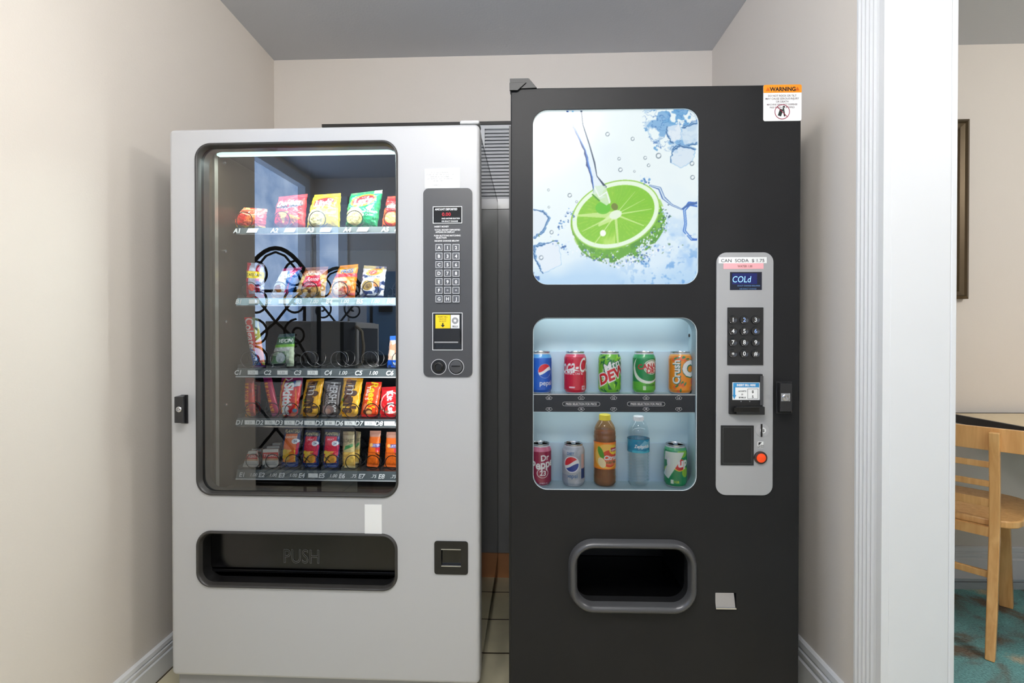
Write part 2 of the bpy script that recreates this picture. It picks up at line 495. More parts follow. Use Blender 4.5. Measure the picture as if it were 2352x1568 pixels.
window('fill_window', -0.95, 1.35, 0.95, 2.1, Matrix.Translation((0, YR, 0)), 3, M_dim)  # unseen glowing window, added as broad fill from behind the camera
window('window_2', -1.95, -1.71, 0.9, 2.3, Matrix.Translation((0, YR, 0)), 1)
window('window_3', -.03, 1.08, 0.95, 2.42, Matrix.Translation((XF, 0, 0)) @ Matrix.Rotation(-pi / 2, 4, 'Z'), 1)

def baseboard(name, p0, p1, n, h):
    """along p0->p1, standing out from the wall along n"""
    prof = [(0, 0), (.018, 0), (.018, .60), (.0125, .63), (.0125, .68), (.0155, .70), (.0155, .78), (.010, .80), (.010, .83), (.014, .86), (.012, .97), (.006, 1.0), (0, 1.0)]
    b = MB(); vs = []
    for p in (p0, p1):
        for t, z in prof: vs.append((p[0] + n[0] * t, p[1] + n[1] * t, z * h))
    k = len(prof); fs = [(i, (i + 1) % k, (i + 1) % k + k, i + k) for i in range(k)] + [tuple(range(k))[::-1], tuple(range(k, 2 * k))]
    b.add(vs, fs, M_white)
    return struct(name, b)
baseboard('baseboard_left', (XL, LEND), (XL, 2.38), (1, 0), 0.105)
baseboard('baseboard_right', (XR, 1.322), (XR, 2.33), (-1, 0), 0.158)
baseboard('baseboard_back', (-1.2, 2.358 + .0288), (0.93, 2.358 - .0223), (0, -1), 0.13)
baseboard('baseboard_dining', (1.1, 2.358 - .0264), (4.19, 2.358 - .1006), (0, -1), 0.150)
# cased end of the right wall: fluted casing, flat jamb, casing on the dining side
c = MB()
ys = [1.222, 1.236]
prof = [(1.217, 0), (1.217, .018), (1.234, .018), (1.238, .013)]
x_in = XR
k = 1.246
for i in range(5):
    prof += [(k, .015), (k + .0025, .009), (k + .0075, .009), (k + .010, .015)]; k += .0145
prof += [(1.320, .015), (1.323, .010), (1.323, 0)]
vs = [(x_in - t, y, 0) for y, t in prof] + [(x_in - t, y, CEIL) for y, t in prof]; n = len(prof)
c.add(vs, [(i, i + n, (i + 1) % n + n, (i + 1) % n) for i in range(n)], M_white)
struct('trim_1', c)
struct('trim_2', MB().box(XR - .0005, 1.083, 1.217, 1.233, 0, CEIL, M_white), bevel=0.003)
struct('trim_3', MB().box(1.083, 1.098, 1.217, 1.322, 0, CEIL, M_white), bevel=0.003)

# ceiling lamps
def ceiling_lamp(x, y, p, lab):
    t = tag(empty('ceiling_lamp', (x, y, CEIL)), lab, 'lamp')
    m = mat('lamp_globe_%d' % int(p), (240, 240, 240), .6, emit=(255, 252, 247), estr=p / (4 * pi * pi * LAMP_R ** 2))
    MB().lathe([(.07, 0), (.07, -.012), (.015, -.02), (.015, -.12), (.05, -.125), (.05, -.14)], n=24, m=M_white).build('stem', M_white, t)
    MB().lathe([(LAMP_R * sin(pi * k / 14) + 1e-5, LAMP_R * cos(pi * k / 14) - .24) for k in range(15)], n=24).build('globe', m, t)
for (x, y, p), lab in zip(LAMPS, ['left one of three white globe ceiling lamps in front of the machines', 'middle one of three white globe ceiling lamps, added to brighten the gap between the machines', 'right one of three white globe ceiling lamps in front of the machines', 'added white globe ceiling lamp that brightens the dining side', 'white globe ceiling lamp by the glazed outer door']):
    ceiling_lamp(x, y, p, lab)

# tall grey louvred cabinet against the back wall, behind the machines
G = Frame(0, 2.262, -0.024)
gc = tag(empty('louvred_cabinet', G.M), 'tall grey metal cabinet with louvred top, seen in the gap between the vending machines', 'cabinet')
gx0, gx1 = -0.93, 0.25
zb = G.at(1150, 1270)[1]; zt = G.at(1130, 282)[1]; r1 = G.at(1150, 457)[1]; r0 = G.at(1150, 480)[1]; lt = G.at(1140, 297)[1]
lx = G.at(1113, 300)[0]
M_grey = mat('cabinet_grey', (158, 159, 161), 0.45)
M_greyl = mat('cabinet_louvre_grey', (205, 206, 208), 0.4)
b = MB(); b.box(gx0, gx1, 0.0, .075, zb, r0, M_grey); b.box(gx0, gx1, .02, .075, r0, zt, M_grey)
b.build('body', M_grey, gc, bevel=.003)
b = MB(); b.box(gx0, gx1, -.004, .02, r0, r1); b.build('rail', mat('rail_light', (235, 235, 236), .35), gc)
b = MB(); b.box(gx0, lx, 0, .02, r1, zt - .01, M_greyl); b.box(lx, gx1, 0, .02, lt + .004, zt - .01, M_greyl)
NS = 20
for i in range(NS):
    z = r1 + (lt - r1) * (i + .1) / NS; hh = (lt - r1) / NS
    b.add([(lx, 0.001, z), (gx1, 0.001, z), (gx1, .014, z + hh * 1.05), (lx, .014, z + hh * 1.05), (lx, 0.003, z - .001), (gx1, 0.003, z - .001), (gx1, .016, z + hh * 1.02), (lx, .016, z + hh * 1.02)],
          [(0, 1, 2, 3), (7, 6, 5, 4), (0, 4, 5, 1), (3, 2, 6, 7)], M_greyl)
b.build('louvre_grille', M_greyl, gc)
MB().box(gx0 - .01, gx1 + .01, -.008, .07, zt - .01, zt + .004).build('top_cap', mat('cap_dark', (50, 48, 46), .5), gc)
MB().box(gx0 + .02, gx1 - .02, .004, .072, 0, zb).build('plinth', mat('plinth_wood', (226, 160, 112), .45, noise=(9, .2)), gc)

# ------------------------------------------------------------------ dining side
wood = mat('honey_wood', (214, 160, 92), 0.35, noise=(6, .12), coat=.2)
def wood_mat(name, c1, c2, rough=.35):
    m = bpy.data.materials.new(name); m.use_nodes = True; nt = m.node_tree; b = nt.nodes['Principled BSDF']
    tc = nt.nodes.new('ShaderNodeTexCoord'); mp = nt.nodes.new('ShaderNodeMapping'); mp.inputs['Scale'].default_value = (30, 30, 2.5)
    n = nt.nodes.new('ShaderNodeTexNoise'); n.inputs['Scale'].default_value = 2; n.inputs['Detail'].default_value = 6; n.inputs['Distortion'].default_value = .6
    r = nt.nodes.new('ShaderNodeValToRGB'); r.color_ramp.elements[0].color = tuple(lin(c1)) + (1,); r.color_ramp.elements[1].color = tuple(lin(c2)) + (1,)
    r.color_ramp.elements[0].position = .3; r.color_ramp.elements[1].position = .7
    nt.links.new(tc.outputs['Object'], mp.inputs[0]); nt.links.new(mp.outputs[0], n.inputs[0]); nt.links.new(n.outputs[0], r.inputs[0]); nt.links.new(r.outputs[0], b.inputs['Base Color'])
    b.inputs['Roughness'].default_value = rough; b.inputs['Coat Weight'].default_value = .25
    return m
M_wood = wood_mat('chair_wood', (212, 154, 88), (236, 186, 120))
# chair: forward axis f, width axis w
fw = Vector((.76, .65, 0)).normalized(); wv = Vector((-.65, .76, 0)).normalized()
ch = empty('dining_chair', Matrix.Translation((1.732, 1.764, 0.0135)) @ Matrix(((wv.x, fw.x, 0, 0), (wv.y, fw.y, 0, 0), (0, 0, 1, 0), (0, 0, 0, 1))))
tag(ch, 'honey coloured wooden dining chair with horizontal back slats, tucked at the table', 'chair')
# local: x = across (0 near post .. .40 far post), y = forward, z up
def bar(b, p, q, w, t, m=None, up=(0, 0, 1)):
    p, q = Vector(p), Vector(q); d = (q - p).normalized(); u = Vector(up); s = d.cross(u)
    if s.length < 1e-3: s = d.cross(Vector((1, 0, 0)))
    s.normalize(); u = s.cross(d)
    vs = [e + s * (a * w / 2) + u * (c_ * t / 2) for e in (p, q) for a, c_ in ((-1, -1), (1, -1), (1, 1), (-1, 1))]
    return b.add(vs, [(3, 2, 1, 0), (4, 5, 6, 7), (0, 1, 5, 4), (1, 2, 6, 5), (2, 3, 7, 6), (3, 0, 4, 7)], m)
def post(x, zt, foot_y, bend=0.03):
    b = MB(); pts = [(0, foot_y), (.15, foot_y * .55), (.42, 0), (.6, .0), (zt, -bend)]
    vs = []
    for z, y in pts:
        w = .0145 if z > .1 else .013
        for a, c_ in ((-1, -1), (1, -1), (1, 1), (-1, 1)): vs.append((x + a * w, y + c_ * .016, z))
    fs = []
    for i in range(len(pts) - 1):
        for k in range(4): fs.append((i * 4 + k, i * 4 + (k + 1) % 4, (i + 1) * 4 + (k + 1) % 4, (i + 1) * 4 + k))
    fs += [(3, 2, 1, 0), tuple(range(len(pts) * 4 - 4, len(pts) * 4))]
    return b.add(vs, fs)
for x in (0, .40): post(x, .79, -.10).build('leg', M_wood, ch, bevel=.004)
for x in (0.02, .38):
    b = MB(); bar(b, (x - .02 * (x < .1), .42, 0), (x - .01 * (x < .1), .39, .43), .042, .036, up=(0, 1, 0)); b.build('leg', M_wood, ch, bevel=.004)
def curved_bar(z0, h, x0, x1, y0, sag, t, name, m=M_wood):
    b = MB(); N = 14; vs = []
    for i in range(N + 1):
        u = i / N; x = x0 + (x1 - x0) * u; y = y0 - sag * 4 * u * (1 - u)
        for dy, dz in ((0, 0), (t, 0), (t, h), (0, h)): vs.append((x, y + dy, z0 + dz))
    fs = [(i * 4 + k, (i + 1) * 4 + k, (i + 1) * 4 + (k + 1) % 4, i * 4 + (k + 1) % 4) for i in range(N) for k in range(4)]
    fs += [(0, 1, 2, 3), tuple(reversed(range(N * 4, N * 4 + 4)))]
    b.add(vs, fs); return b.build(name, m, ch, bevel=.002)
curved_bar(.719, .083, -.10, .50, -.012, .0, .018, 'top_rail')
for z in (.655, .585): curved_bar(z, .022, .012, .388, -.012, .0, .012, 'back_slat')
curved_bar(.51, .03, .012, .388, -.002, .0, .012, 'back_slat')
b = MB(); pl = []
for k in range(24):
    a = 2 * pi * k / 24; ex = abs(cos(a)) ** .35 * (1 if cos(a) > 0 else -1); ey = abs(sin(a)) ** .35 * (1 if sin(a) > 0 else -1)
    pl.append((.20 + .27 * ex, .235 + .225 * ey))
n = len(pl); b.add([(x, y, .435) for x, y in pl] + [(x, y, .462) for x, y in pl], [tuple(range(n))[::-1], tuple(range(n, 2 * n))] + [(i, (i + 1) % n, (i + 1) % n + n, i + n) for i in range(n)])
b.build('seat', M_wood, ch, bevel=.006)
b = MB()
bar(b, (.0, 0.0, .42), (.4, 0.0, .42), .02, .035); bar(b, (.02, .39, .41), (.38, .39, .41), .02, .035); bar(b, (.0, 0, .41), (.02, .36, .41), .02, .035); bar(b, (.4, 0, .41), (.38, .36, .41), .02, .035)
b.build('seat_frame', M_wood, ch)
for p, q in (((0, -.02, .27), (.4, -.02, .27)), ((0, -.01, .29), (.02, .365, .29)), ((.4, -.01, .29), (.38, .365, .29))):
    b = MB(); bar(b, p, q, .014, .024); b.build('stretcher', M_wood, ch, bevel=.002)
# table
tb = tag(empty('dining_table', (2.41, 1.86, 0.001)), 'dining table with pale wood top and thick black edge against the far wall', 'table')
b = MB(); b.box(-.40, .42, -.60, .40, .763, .787); b.build('tabletop', wood_mat('pale_top', (222, 200, 158), (234, 214, 172)), tb)
b = MB(); b.plate([(-.415, -.615), (.435, -.615), (.435, .415), (-.415, .415)], [[(-.40, -.60), (.42, -.60), (.42, .40), (-.40, .40)]], -.788, -.752)
o = b.build('edge_band', mat('edge_black', (30, 31, 34), .5), tb); o.rotation_euler = (-pi / 2, 0, 0); o.scale = (1, 1, 1)

MB().lathe([(.035, .045), (.03, .06), (.03, .70), (.06, .752)]).build('pedestal', M_black, tb)
b = MB()
for k in range(4):
    a = k * pi / 2 + .2; bar(b, (0, 0, .045), (.27 * cos(a), .27 * sin(a), .03), .05, .035)
    b.lathe([(.03, .012), (.036, .03), (.034, .05), (.0, .055)], c=(.27 * cos(a), .27 * sin(a), 0), n=16)
b.build('table_foot', M_black, tb)
# rug
def rug_mat():
    m = bpy.data.materials.new('rug_pile'); m.use_nodes = True; nt = m.node_tree; b = nt.nodes['Principled BSDF']
    tc = nt.nodes.new('ShaderNodeTexCoord')
    n = nt.nodes.new('ShaderNodeTexNoise'); n.inputs['Scale'].default_value = 2.6; n.inputs['Detail'].default_value = 7; n.inputs['Distortion'].default_value = 1.2
    r = nt.nodes.new('ShaderNodeValToRGB'); e = r.color_ramp.elements
    e[0].position = .40; e[0].color = tuple(lin((110, 96, 80))) + (1,); e[1].position = .48; e[1].color = tuple(lin((112, 160, 160))) + (1,)
    x = e.new(.56); x.color = tuple(lin((118, 178, 178))) + (1,); x = e.new(.63); x.color = tuple(lin((196, 188, 160))) + (1,)
    n2 = nt.nodes.new('ShaderNodeTexNoise'); n2.inputs['Scale'].default_value = 160; n2.inputs['Detail'].default_value = 3
    mx = nt.nodes.new('ShaderNodeMix'); mx.data_type = 'RGBA'; mx.blend_type = 'OVERLAY'; mx.inputs['Factor'].default_value = .75
    nt.links.new(tc.outputs['Object'], n.inputs[0]); nt.links.new(n.outputs[0], r.inputs[0]); nt.links.new(tc.outputs['Object'], n2.inputs[0])
    nt.links.new(r.outputs[0], mx.inputs['A']); nt.links.new(n2.outputs['Fac'], mx.inputs['B']); nt.links.new(mx.outputs['Result'], b.inputs['Base Color'])
    b.inputs['Roughness'].default_value = .95
    bp = nt.nodes.new('ShaderNodeBump'); bp.inputs['Strength'].default_value = .8; bp.inputs['Distance'].default_value = .006
    nt.links.new(n2.outputs['Fac'], bp.inputs['Height']); nt.links.new(bp.outputs[0], b.inputs['Normal'])
    return m
o = MB().box(-1.3, 1.3, -1.5, .98, 0, .012).build('rug', rug_mat()); o.location = (2.45, 1.19, 0.0005)
tag(o, 'teal and brown patterned rug under the dining chair and table', 'rug')
# picture frame on the far wall
D = Frame(0, 2.3575, -0.024)
fx1 = D.at(2227, 480, -.03)[0]; fz1 = D.at(2214, 273, -.03)[1]; fz0 = D.at(2214, 686, -.03)[1]
pf = tag(empty('picture_frame', D.M @ Matrix.Translation((fx1 - .35, 0, (fz0 + fz1) / 2))), 'dark bronze picture frame hanging on the wall above the dining table', 'picture frame')
hw, hh = .35, (fz1 - fz0) / 2
def rc(w, h): return [(-w, -h), (w, -h), (w, h), (-w, h)]
b = MB(); L = [(hw, hh, -.028), (hw - .012, hh - .012, -.034), (hw - .018, hh - .018, -.026), (hw - .035, hh - .035, -.020), (hw - .042, hh - .042, -.026), (hw - .050, hh - .050, -.012)]
vs = [(hw, hh, -.001)] + L; V = []
for w_, h_, y_ in vs: V += [(x, y_, z) for x, z in rc(w_, h_)]
b.add(V, [(i * 4 + k, i * 4 + (k + 1) % 4, (i + 1) * 4 + (k + 1) % 4, (i + 1) * 4 + k) for i in range(len(vs) - 1) for k in range(4)])
b.build('frame', mat('bronze', (92, 78, 58), .3, .6), pf, sharp=20)
MB().box(-hw + .045, hw - .045, -.012, -.004, -hh + .045, hh - .045).build('mat_board', mat('mat_board', (190, 180, 160), .8), pf)

# ------------------------------------------------------------------ things left of the camera, seen mirrored in the snack machine's glass
M_iron = mat('wrought_iron', (22, 24, 30), .45, .5)
rk = tag(empty('bakers_rack', (-1.31, .1, 0)), 'black wrought iron rack with arched scrollwork side, holding the microwave', 'rack')
def side(y, name):
    b = MB(); X0, X1, zs, r = -.23, .23, 1.38, .008
    b.tube([(X0, y, 0), (X0, y, zs)], .011); b.tube([(X1, y, 0), (X1, y, zs)], .011)
    b.tube([(X0 + (X1 - X0) * k / 16, y, zs + .22 * sin(pi * k / 16)) for k in range(17)], .011)
    def scroll(cx, cz, R, a0, turns, sgn):
        return [(cx + R * (1 - k / 30) * cos(a0 + sgn * 2 * pi * turns * k / 30), y, cz + R * (1 - k / 30) * sin(a0 + sgn * 2 * pi * turns * k / 30)) for k in range(29)]
    for sx in (-1, 1):
        for cz in (1.46, 1.32, 1.16, 1.02): b.tube(scroll(sx * .11, cz, .075, pi / 2 if sx > 0 else pi / 2, 1.6, sx), .006, n=6)
        b.tube([(sx * .22, y, .95), (sx * .12, y, 1.12), (0, y, 1.22), (-sx * .1, y, 1.34), (-sx * .2, y, 1.42)], .007)
        b.tube([(sx * .05 * k, y, 1.38 + .2 * (1 - (k / 3.2) ** 2)) for k in range(4)], .006, n=6)
    b.tube([(X0, y, .40), (X1, y, .94)], .007); b.tube([(X1, y, .40), (X0, y, .94)], .007)
    b.tube([(X0, y, 1.0), (X1, y, 1.0)], .008); b.tube([(X0, y, .38), (X1, y, .38)], .008); b.tube([(X0, y, zs), (X1, y, zs)], .008)
    return b.build(name, M_iron, rk)
side(.37, 'side_panel'); side(-.37, 'side_panel')
for z in (.92, .4):
    b = MB(); b.plate([(-.23, -.37), (.23, -.37), (.23, .37), (-.23, .37)], [[(-.22, -.36), (.22, -.36), (.22, .36), (-.22, .36)]], -.01, .01)
    for k in range(9): b.box(-.2 + k * .05 - .003, -.2 + k * .05 + .003, -.002, .002, -.365, .365)
    o = b.build('shelf', M_iron, rk); o.rotation_euler = (-pi / 2, 0, 0); o.location = (0, 0, z)
mw = tag(empty('microwave_oven', (-1.23, .08, .933)), 'grey microwave oven with curved door handle on the iron rack', 'microwave')
M_mw = mat('microwave_grey', (232, 234, 238), .35)
MB().box(-.21, .21, -.27, .27, .002, .295).build('body', M_mw, mw, bevel=.006)
MB().box(.21, .23, -.27, .10, .01, .29).build('door', M_mw, mw, bevel=.004)
MB().box(.2305, .2325, -.24, .06, .04, .26).build('door_window', M_blackg, mw)
MB().tube([(.228, .10, .03), (.262, .10, .06), (.272, .10, .15), (.262, .10, .24), (.228, .10, .27)], .009).build('handle', mat('beige_handle', (205, 196, 180), .4), mw)
MB().box(.21, .229, .12, .27, .01, .29).build('control_panel', M_black, mw)
dr = tag(empty('drink_dispenser', (-1.04, -.75, 0)), 'blue and grey drink dispenser with lit blue button on a tall stand', 'dispenser')
MB().box(-.25, .10, -.2, .2, 0, 1.0).build('stand', mat('stand_grey', (60, 64, 72), .5), dr)
MB().box(-.2, .10, -.15, .15, 1.0, 1.62).build('tank', mat('tank_blue', (120, 160, 205), .3), dr, bevel=.01)
MB().box(-.1, .0, .151, .175, 1.32, 1.42).build('tap', M_black, dr, bevel=.004)
MB().box(-.07, -.03, .1755, .178, 1.38, 1.41).build('button', mat('blue_led', (20, 40, 200), .3, emit=(40, 80, 255), estr=8), dr)
# ------------------------------------------------------------------ snack machine (left)
L = Frame(-0.58, 1.43, -0.0277)
sm = tag(empty('snack_vending_machine', L.M), 'silver grey snack vending machine with tall glass window, against the left wall', 'vending machine')
M_sil = mat('silver_paint', (186, 186, 187), 0.42, 0.0, coat=.1)
M_gask = mat('gasket_black', (52, 50, 48), 0.4)
M_inner = mat('inner_wall', (58, 49, 40), 0.33, .35)
M_side = mat('side_panel_dark', (34, 35, 37), 0.12, coat=.6)
M_wprint = mat('white_print', (236, 236, 236), .6)
M_gprint = mat('grey_print', (150, 150, 152), .6)
M_paper = mat('paper_white', (240, 240, 238), .7)
M_tx = mat('print_grey', (120, 120, 122), .7)
M_panel = mat('control_panel_grey', (66, 66, 68), .4)
M_red = mat('red_led', (60, 4, 6), .4, emit=(255, 40, 60), estr=1.2)
dx0, dx1, dz0, dz1 = L.rect(390, 290, 1102, 1562)
def LR(*a, yl=0.0): return L.rect(*a, yl=yl)
win = LR(452, 328, 911, 1137); slot = LR(455, 1225, 910, 1349); cret = LR(1010, 1255, 1062, 1302)
wr, sr = .045, .043
door = MB().panel(lambda i: rrect(dx0 + i, dx1 - i, dz0 + i, dz1 - i, .016 - i, 5), [rrect(*win, wr), rrect(*slot, sr), rrect(*cret, .004)], 0, .05, .011).build('door', M_sil, sm)
b = MB()
for h_, r_ in ((win, wr), (slot, sr)): b.plate(rrect(h_[0] + .0004, h_[1] - .0004, h_[2] + .0004, h_[3] - .0004, r_), [rrect(h_[0] + .0035, h_[1] - .0035, h_[2] + .0035, h_[3] - .0035, r_ - .003)], .002, .054)
b.build('door_lining', mat('lining_black', (16, 15, 15), .5), door)
def gasket(o, i, r0, r1, y, dep, name, parent, m=M_gask):
    return MB().ring(rrect(*o, r0, 10), rrect(*i, r1, 10), y, dep).build(name, m, parent, sharp=80)
gasket(LR(447, 323, 916, 1142), LR(459, 334, 908, 1132), .050, .040, -.006, .016, 'window_gasket', sm)
gi = LR(459, 334, 908, 1132)
GLASS = glass_mat('window_glass', (.97, .985, .98), 1.52, .085)
MB().add([(x, .012, z) for x, z in rrect(gi[0] - .006, gi[1] + .006, gi[2] - .006, gi[3] + .006, .04, 8)], [tuple(range(36))]).build('window_glass', GLASS, sm)
# carcass: hollow behind the glass
BD = .80
ix0 = L.at(458, 700, .03)[0] - .002; ix1 = L.at(968, 700, .19)[0]
iz1 = L.at(700, 334, .02)[1] + .035; iz0 = L.at(700, 1133, .03)[1] - .03
cb = MB(); e = .004
cb.box(dx0 + e, dx0 + .02, .05, BD, dz0, dz1 - .004); cb.box(ix0 - .004, ix0, .05, BD - .02, iz0, iz1, M_inner)
cb.box(dx1 - .02, dx1 - e, .05, BD, dz0, dz1 - .004, M_side); cb.box(ix1, ix1 + .004, .05, BD - .02, iz0, iz1, M_inner)
cb.box(dx0 + e, dx1 - e, .05, BD, dz1 - .02, dz1 - .004, M_side); cb.box(ix0, ix1, .05, BD - .02, iz1, iz1 + .004, M_inner)
cb.box(dx0 + e, dx1 - e, .05, BD, dz0, dz0 + .02, M_side); cb.box(ix0, ix1, .12, BD - .02, iz0, iz0 + .004, M_inner)
cb.box(dx0 + e, dx1 - e, BD - .02, BD, dz0, dz1 - .004, mat('inner_back', (30, 33, 36), .6))
cb.build('cabinet', M_side, sm)
for sx in (dx0 + .05, dx1 - .05):
    for sy in (.1, BD - .06): MB().lathe([(.03, 0), (.03, .012), (.014, .02), (.014, dz0)], c=(sx, sy, 0), n=16).build('leg', M_black, sm)
MB().box(dx0 + .012, dx1 - .012, .018, .03, .012, dz0 + .01).build('kick_plate', mat('kick_grey', (150, 150, 151), .5), sm)
# rail and bolts on the inner wall
MB().box(ix0, ix0 + .008, .095, .112, iz0, iz1).build('inner_rail', mat('rail_metal', (150, 145, 136), .3, .6), sm)
for py in (372, 576, 738, 930):
    z = L.at(527, py, .15)[1]
    MB().lathe([(.005, 0), (.005, .006), (.0, .008)], c=(0, 0, 0), axis='y', n=10).build('bolt', M_chrome, sm).matrix_local = Matrix.Translation((ix0, .155, z)) @ Matrix.Rotation(pi / 2, 4, 'Z')
# lamps inside the machine: a tube along the top and an added hidden one down the right side
lz = L.at(700, 343, .09)[1]
b = MB(); b.box(L.at(500, 343, .09)[0], ix1 - .01, .085, .10, lz - .0165, lz + .012)
b.build('top_lamp', mat('lamp_tube', (235, 250, 245), .5, emit=(205, 246, 236), estr=1.35), sm)
b = MB(); b.box(ix1 - .02, ix1 - .006, .06, .075, iz0 + .03, iz1 - .08); b.build('hidden_fill_lamp', MATS['lamp_tube'], sm)
a = area('snack_machine_top_light', (0, 0, 0), (0, 0, 0), ix1 - ix0 - .08, .02, 4.0, (.85, 1, .97)); a.parent = sm
a.location = ((ix0 + ix1) / 2, .09, lz - .019); a.rotation_euler = (radians(14), 0, 0)
a = area('snack_machine_side_fill', (0, 0, 0), (0, 0, 0), .02, iz1 - iz0 - .2, 3.0, (.95, 1, 1)); a.parent = sm
a.location = (ix1 - .024, .07, (iz0 + iz1) / 2); a.rotation_euler = Vector((-.45, .22, 0)).to_track_quat('-Z', 'Y').to_euler()

# trays with price strips and spirals
M_tray = mat('tray_metal', (70, 74, 76), .35, .6)
M_strip = mat('price_strip', (78, 84, 86), .3)
M_strip_lit = mat('price_strip_lit', (150, 172, 180), .3)  # lighter copy: light caught by the second tray's strip is put into its colour
M_coil = mat('coil_wire', (30, 30, 32), .3, .6)
TY = .19
rows = {'A': (522, 537, [545, 631, 713, 798, 885], 16, 36, 25, .0285), 'B': (684, 701, [549, 617, 687, 757, 827, 896], 24, 36, 25, .0275),
        'C': (846, 864, [548, 616, 685, 755, 825, 896], 23, 34, 25, .028), 'D': (961, 978, [551, 597, 642, 688, 734, 780, 826, 871, 917], 28, 24, 25, .0245),
        'E': (1080, 1099, [557, 602, 648, 694, 740, 786, 832, 877, 923], 24, 26, 23, .0245)}
prices = {'A': ['', '', '', '', ''], 'B': ['', '', '1.00', '1.00', '1.00', '1.00'], 'C': ['', '', '', '1.00', '1.00', '1.00'],
          'D': [''] * 9, 'E': ['1.00', '1.00', '1.00', '', '1.00', '.75', '.75', '.75', '.75']}
FLOOR = {}
def helix(r, turns, pitch, cx, cy, cz, start=-pi / 2, n=22, flat=1.0):
    p = []
    N = int(turns * n)
    for k in range(N + 1):
        t = k / n; yy = cy + max(0, t - flat) * pitch
        a = start + 2 * pi * t
        p.append((cx + r * cos(a), yy, cz + r * sin(a)))
    return p
for R_, (yt, yb, xs, roff, toff, tw, cr) in rows.items():
    x0 = L.at(546, yt, TY)[0]; x1 = ix1 - .002
    zt = L.at(727, yt, TY)[1]; zb2 = L.at(727, yb, TY)[1]
    FLOOR[R_] = zt
    t = MB()
    t.box(x0, x1, TY, .62, zt - .004, zt - .001)
    t.box(x0, x0 + .002, TY, .62, zt - .004, zt + .012)
    mid = [(xs[i] + xs[i + 1]) / 2 + (2 if R_ in 'DE' else -3) for i in range(len(xs) - 1)]
    if R_ in 'ABC': mid = [xs[i] - 6 for i in range(1, len(xs))]
    else: mid = [xs[i] - 4 for i in range(1, len(xs))]
    for mx_ in mid:
        xx = L.at(mx_, yt, TY)[0]; t.box(xx - .0006, xx + .0006, TY + .006, .62, zt - .003, zt + .010)
    tr_ = t.build('tray', M_tray, sm)
    s = MB(); ms = M_strip_lit if R_ == 'B' else M_strip
    s.add([(x0, TY - .010, zb2), (x1, TY - .010, zb2), (x1, TY - .002, zt), (x0, TY - .002, zt), (x0, TY, zb2), (x1, TY, zb2), (x1, TY, zt), (x0, TY, zt)],
          [(0, 1, 2, 3), (7, 6, 5, 4), (0, 3, 7, 4), (1, 5, 6, 2), (0, 4, 5, 1), (3, 2, 6, 7)], ms)
    s.box(x0, x1, TY - .0125, TY - .001, zb2 - .003, zb2, M_greyl if R_ in 'CE' else M_chrome)
    for i, xx in enumerate(xs):
        if xx > 960: continue
        zc = (zt + zb2) / 2
        cx = L.at(xx, yt, TY - .008)[0]
        s.text(R_ + str(i + 1), cx, zc, .0215, TY - .0115, M_wprint, .03, .25)
        if i == 5 and R_ == 'A': continue
        tx = L.at(xx + toff, yt, TY - .008)[0]; hwid = tw / 2 / 690
        if prices[R_][i]:
            s.text(prices[R_][i], tx + (.002 if R_ == 'E' else 0), zc, .0155 if R_ == 'E' else .0175, TY - .0115, M_wprint, .015, .3)
        else:
            h2 = .0072; sh = .004 if R_ == 'A' else 0
            s.add([(tx - hwid - sh, TY - .0112, zc - h2), (tx + hwid - sh, TY - .0112, zc - h2), (tx + hwid + sh, TY - .0112, zc + h2), (tx - hwid + sh, TY - .0112, zc + h2)], [(0, 1, 2, 3)], M_paper)
            if R_ in 'CD': s.text(['1.25', '1.50', '1.75'][i % 3], tx, zc, .010, TY - .0117, M_tx, 0)
    s.build('price_strip', ms, tr_)
    pitch = {'A': .085, 'B': .075, 'C': .06, 'D': .05, 'E': .05}[R_]
    for i, xx in enumerate(xs):
        px = xx + roff
        if px > 945: continue
        cx = L.at(px, yt, TY + .012)[0]
        turns = 1 + .36 / pitch if R_ != 'C' else 3.2
        MB().tube(helix(cr, turns, pitch, cx, TY + .012, zt + cr + .0015), .0015 if R_ != 'C' else .0012, n=6).build('coil', M_coil if R_ != 'C' else mat('coil_bright', (110, 110, 112), .25, .9), tr_)

# ---- control column
cp = LR(973, 433, 1085, 865)
cpn = MB().plate(rrect(*cp, .016), [], -.004, .0).build('control_panel', M_panel, sm, bevel=.0015)
def outline(b, r, w, y, m, rad=.0008):
    return b.plate(rrect(*r, rad, 3), [rrect(r[0] + w, r[1] - w, r[2] + w, r[3] - w, rad, 3)], y, y + .0015, m)
r = LR(995, 475, 1062, 514)
b = MB(); b.quad(r[0], r[1], r[2], r[3], -.0048, M_blackg); outline(b, r, .0018, -.006, M_wprint)
cx, cz = (r[0] + r[1]) / 2, (r[2] + r[3]) / 2
b.text('AMOUNT DEPOSITED', cx - .004, r[3] - .0085, .0085, -.0062, M_wprint, .03, sx=.80)
b.text('0.00', cx - .003, cz + .002, .0135, -.0062, M_red, .0, sx=1.15)
b.text('MAKE ANOTHER SELECTION', cx + .010, r[2] + .0145, .0058, -.0062, M_wprint, .03, sx=.72)
b.text('OR EXACT CHANGE', cx + .007, r[2] + .0065, .0058, -.0062, M_wprint, .03, sx=.9)
b.build('amount_display', M_blackg, cpn)
b = MB()
for t_, px, py, w in (('INSERT MONEY', 1015, 521, 1), ('TOTAL MONEY DEPOSITED', 1028, 528.5, 1), ('APPEARS IN DISPLAY', 1023, 533.5, 1), ('PUSH BUTTONS MATCHING', 1028, 541.5, 1), ('SELECTION', 1014, 546.5, 1), ('RECEIVE CHANGE BELOW', 1027, 553.5, 1)):
    x, z = L.at(px, py); b.text(t_, x, z, .0062, -.0045, M_wprint, .03, sx=1.0)
b.build('instruction_print', M_wprint, cpn)
